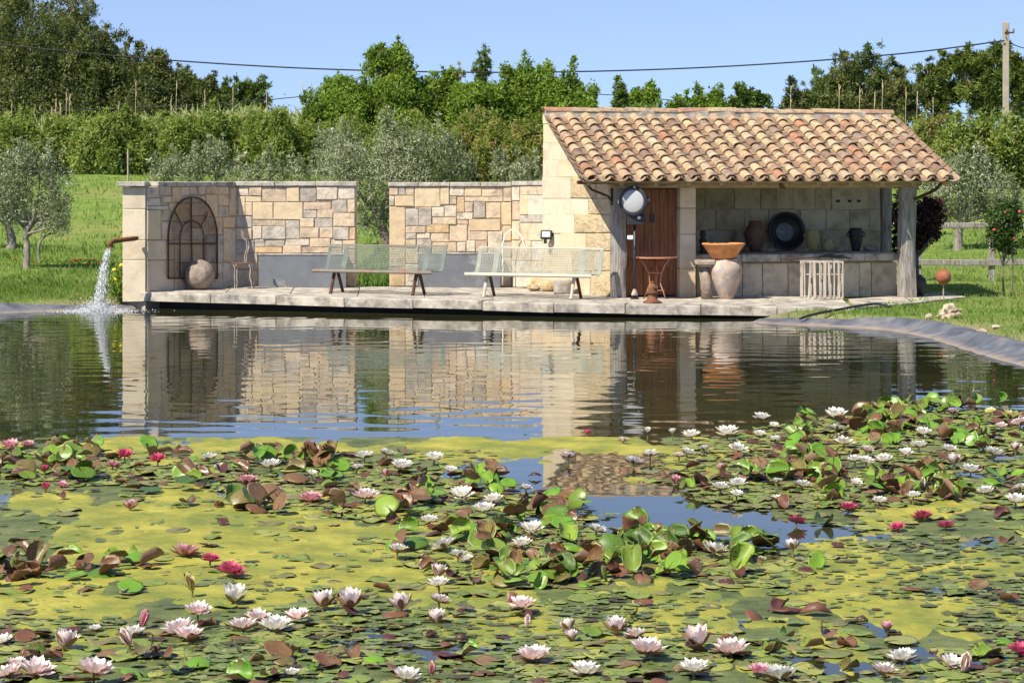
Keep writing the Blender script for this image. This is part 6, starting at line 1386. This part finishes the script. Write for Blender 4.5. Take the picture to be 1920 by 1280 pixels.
def petals(n, elev, L_, w, ph, cupv, seed):
    r = random.Random(seed); V = []; Fc = []; T = []
    for k in range(n):
        q = ph+2*math.pi*k/n+r.gauss(0, .06); e = elev+r.gauss(0, .07); d = Vector((math.cos(q), math.sin(q), 0)); s_ = Vector((-math.sin(q), math.cos(q), 0)); l = L_*r.uniform(.9, 1.08)
        def P(t, x): 
            ee = e+cupv*(t-.3); base = d*.05+Zu*.0; return base+(d*math.cos(ee)+Zu*math.sin(ee))*l*t+s_*x*w+(Zu*math.cos(e)-d*math.sin(e))*abs(x)*w*.55
        b = len(V); rows_ = [(0, .35), (.38, .92), (.72, .80)]
        for t, ww in rows_:
            for x in (-.5*ww, 0, .5*ww): V.append(P(t, x)); T.append(t)
        V.append(P(1.0, 0)); T.append(1)
        for i in range(2):
            for j in range(2): Fc.append((b+i*3+j, b+i*3+j+1, b+i*3+j+4, b+i*3+j+3))
        Fc += [(b+6, b+7, b+9), (b+7, b+8, b+9)]
    return V, Fc, T
FM = {}
def fmesh(key, name, data, mat):
    if key in FM: return FM[key]
    V, Fc, T = data; me = bpy.data.meshes.new(name); me.from_pydata(V, [], Fc); me.materials.append(mat); me.polygons.foreach_set('use_smooth', [True]*len(Fc)); me.update()
    a = me.attributes.new('tint', 'FLOAT', 'POINT'); a.data.foreach_set('value', T); FM[key] = me; return me
stm = MB()
for k in range(26):
    q = k*2.4; rr = .10+.14*(k/26); stm.tube([(rr*.6*math.cos(q), rr*.6*math.sin(q), .05), (rr*math.cos(q), rr*math.sin(q), .26-.10*(k/26))], [.018, .012], 4)
stm.lathe([(.01, .03), (.10, .04), (.10, .10), (.01, .12)], (0, 0, 0), 10); STM = stm.mesh('stamens', M['stamen'])
# unit flower: petal length 1 => open flower about 2 across
FORM = {'open': [(9, .24, 1.0, .46, 0, .35), (9, .55, .92, .42, .35, .30), (8, .92, .78, .36, .1, .2)], 'half': [(8, .72, 1.0, .50, 0, .45), (8, .98, .95, .44, .4, .35), (6, 1.2, .85, .36, .1, .2)], 'bud': [(5, 1.30, 1.0, .62, 0, .5), (5, 1.42, .95, .5, .6, .3)]}
ZG = {}
for f in FL: ZG.setdefault((zone(f[0], f[1]), f[3]), []).append(f)
for (zn, kd), L_ in ZG.items():
    L_.sort(); k, fm_ = kd[0], {'o': 'open', 'h': 'half', 'k': 'bud'}[kd[1]]
    for i, (px, py, wpx, _) in enumerate(L_):
        foot = py+wpx*.20; p = onwater(px, foot); s = p.y/F; sp_ = {'open': 1.86, 'half': 1.45, 'bud': .75}[fm_]; R_ = 1.2*wpx*s/sp_
        zb = rp.uniform(.02, .055) if k in 'wb' and zn in ('the middle patch', 'the right patch', 'the far right patch', 'the far left patch') else (rp.uniform(.004, .018) if rp.random() < .8 else rp.uniform(.03, .05)); q = FL.index((px, py, wpx, kd))
        lab = f'{ORD[i]} {KN[k]} {FN[kd[1]]} water lily from the left in {zn}' if len(L_) > 1 else f'only {KN[k]} {FN[kd[1]]} water lily flower in {zn}'
        t = root('water_lily', (p.x, p.y, 0), lab, 'water lily', f'{KN[k]} water lilies in {zn}')
        rot = Matrix.Rotation(rp.uniform(0, 6.28), 3, 'Z') @ Matrix.Rotation(rp.gauss(.16, .12), 3, 'X'); var = q % 3
        def kid(name, me):
            o = bpy.data.objects.new(name, me); col.objects.link(o); o.parent = t; o.location = (0, 0, zb+.01); o.scale = (R_,)*3; o.rotation_euler = rot.to_euler()
        for j, (n_, e, l, w, ph, cv) in enumerate(FORM[fm_]):
            kid(['outer_petals', 'middle_petals', 'inner_petals'][j], fmesh((k, fm_, j, var), 'petals', petals(n_, e, l, w, ph, cv, 7*var+j), PET[k]))
        if fm_ != 'bud': kid('stamens', STM)
        kid('sepals', fmesh(('s', fm_, var), 'sepals', petals(4, {'open': .02, 'half': .55, 'bud': 1.2}[fm_], .97, .42, .5, .35, 50+var), M['sepal']))
        MB().tube([(p.x, p.y, -.04), (p.x, p.y, zb+.012)], .006, 5).build('stem', M['lstem'], t)
# dark floating debris: big dark leaf at right, triangular scraps
def scrap(px, py, L_, h, lab, seed, name='dead_leaf'):
    p = onwater(px, py); r = random.Random(seed); V = []; n = 7
    for i in range(n+1):
        t = i/n; w = L_*.35*math.sin(math.pi*min(1, t*1.05))**.7
        for j, x in enumerate((-1, -.4, .4, 1)): V.append((p.x+(t-.5)*L_, p.y+x*w*.8, .012+h*math.sin(math.pi*t)*(.3+.7*(1-abs(x)))+.01*r.random()))
    Fc = [(i*4+j, (i+1)*4+j, (i+1)*4+j+1, i*4+j+1) for i in range(n) for j in range(3)]
    o = MB().add(V, Fc).build(name, PD_, origin=p, smooth=True); solidify(o, .004); tag(o, lab, 'dead leaf')
scrap(1530, 1155, .17, .075, 'big dark purple curled leaf floating at the lower right', 1); scrap(1475, 1150, .20, .018, 'long dark stalk-like leaf trailing left of the big purple one', 2); scrap(1003, 896, .10, .035, 'small black leaf tip floating alone on open water', 3)
scrap(1615, 1168, .07, .03, 'small dark leaf right of the big purple one', 4); scrap(865, 1210, .09, .06, 'dark brown leaf standing up at the front middle', 5)
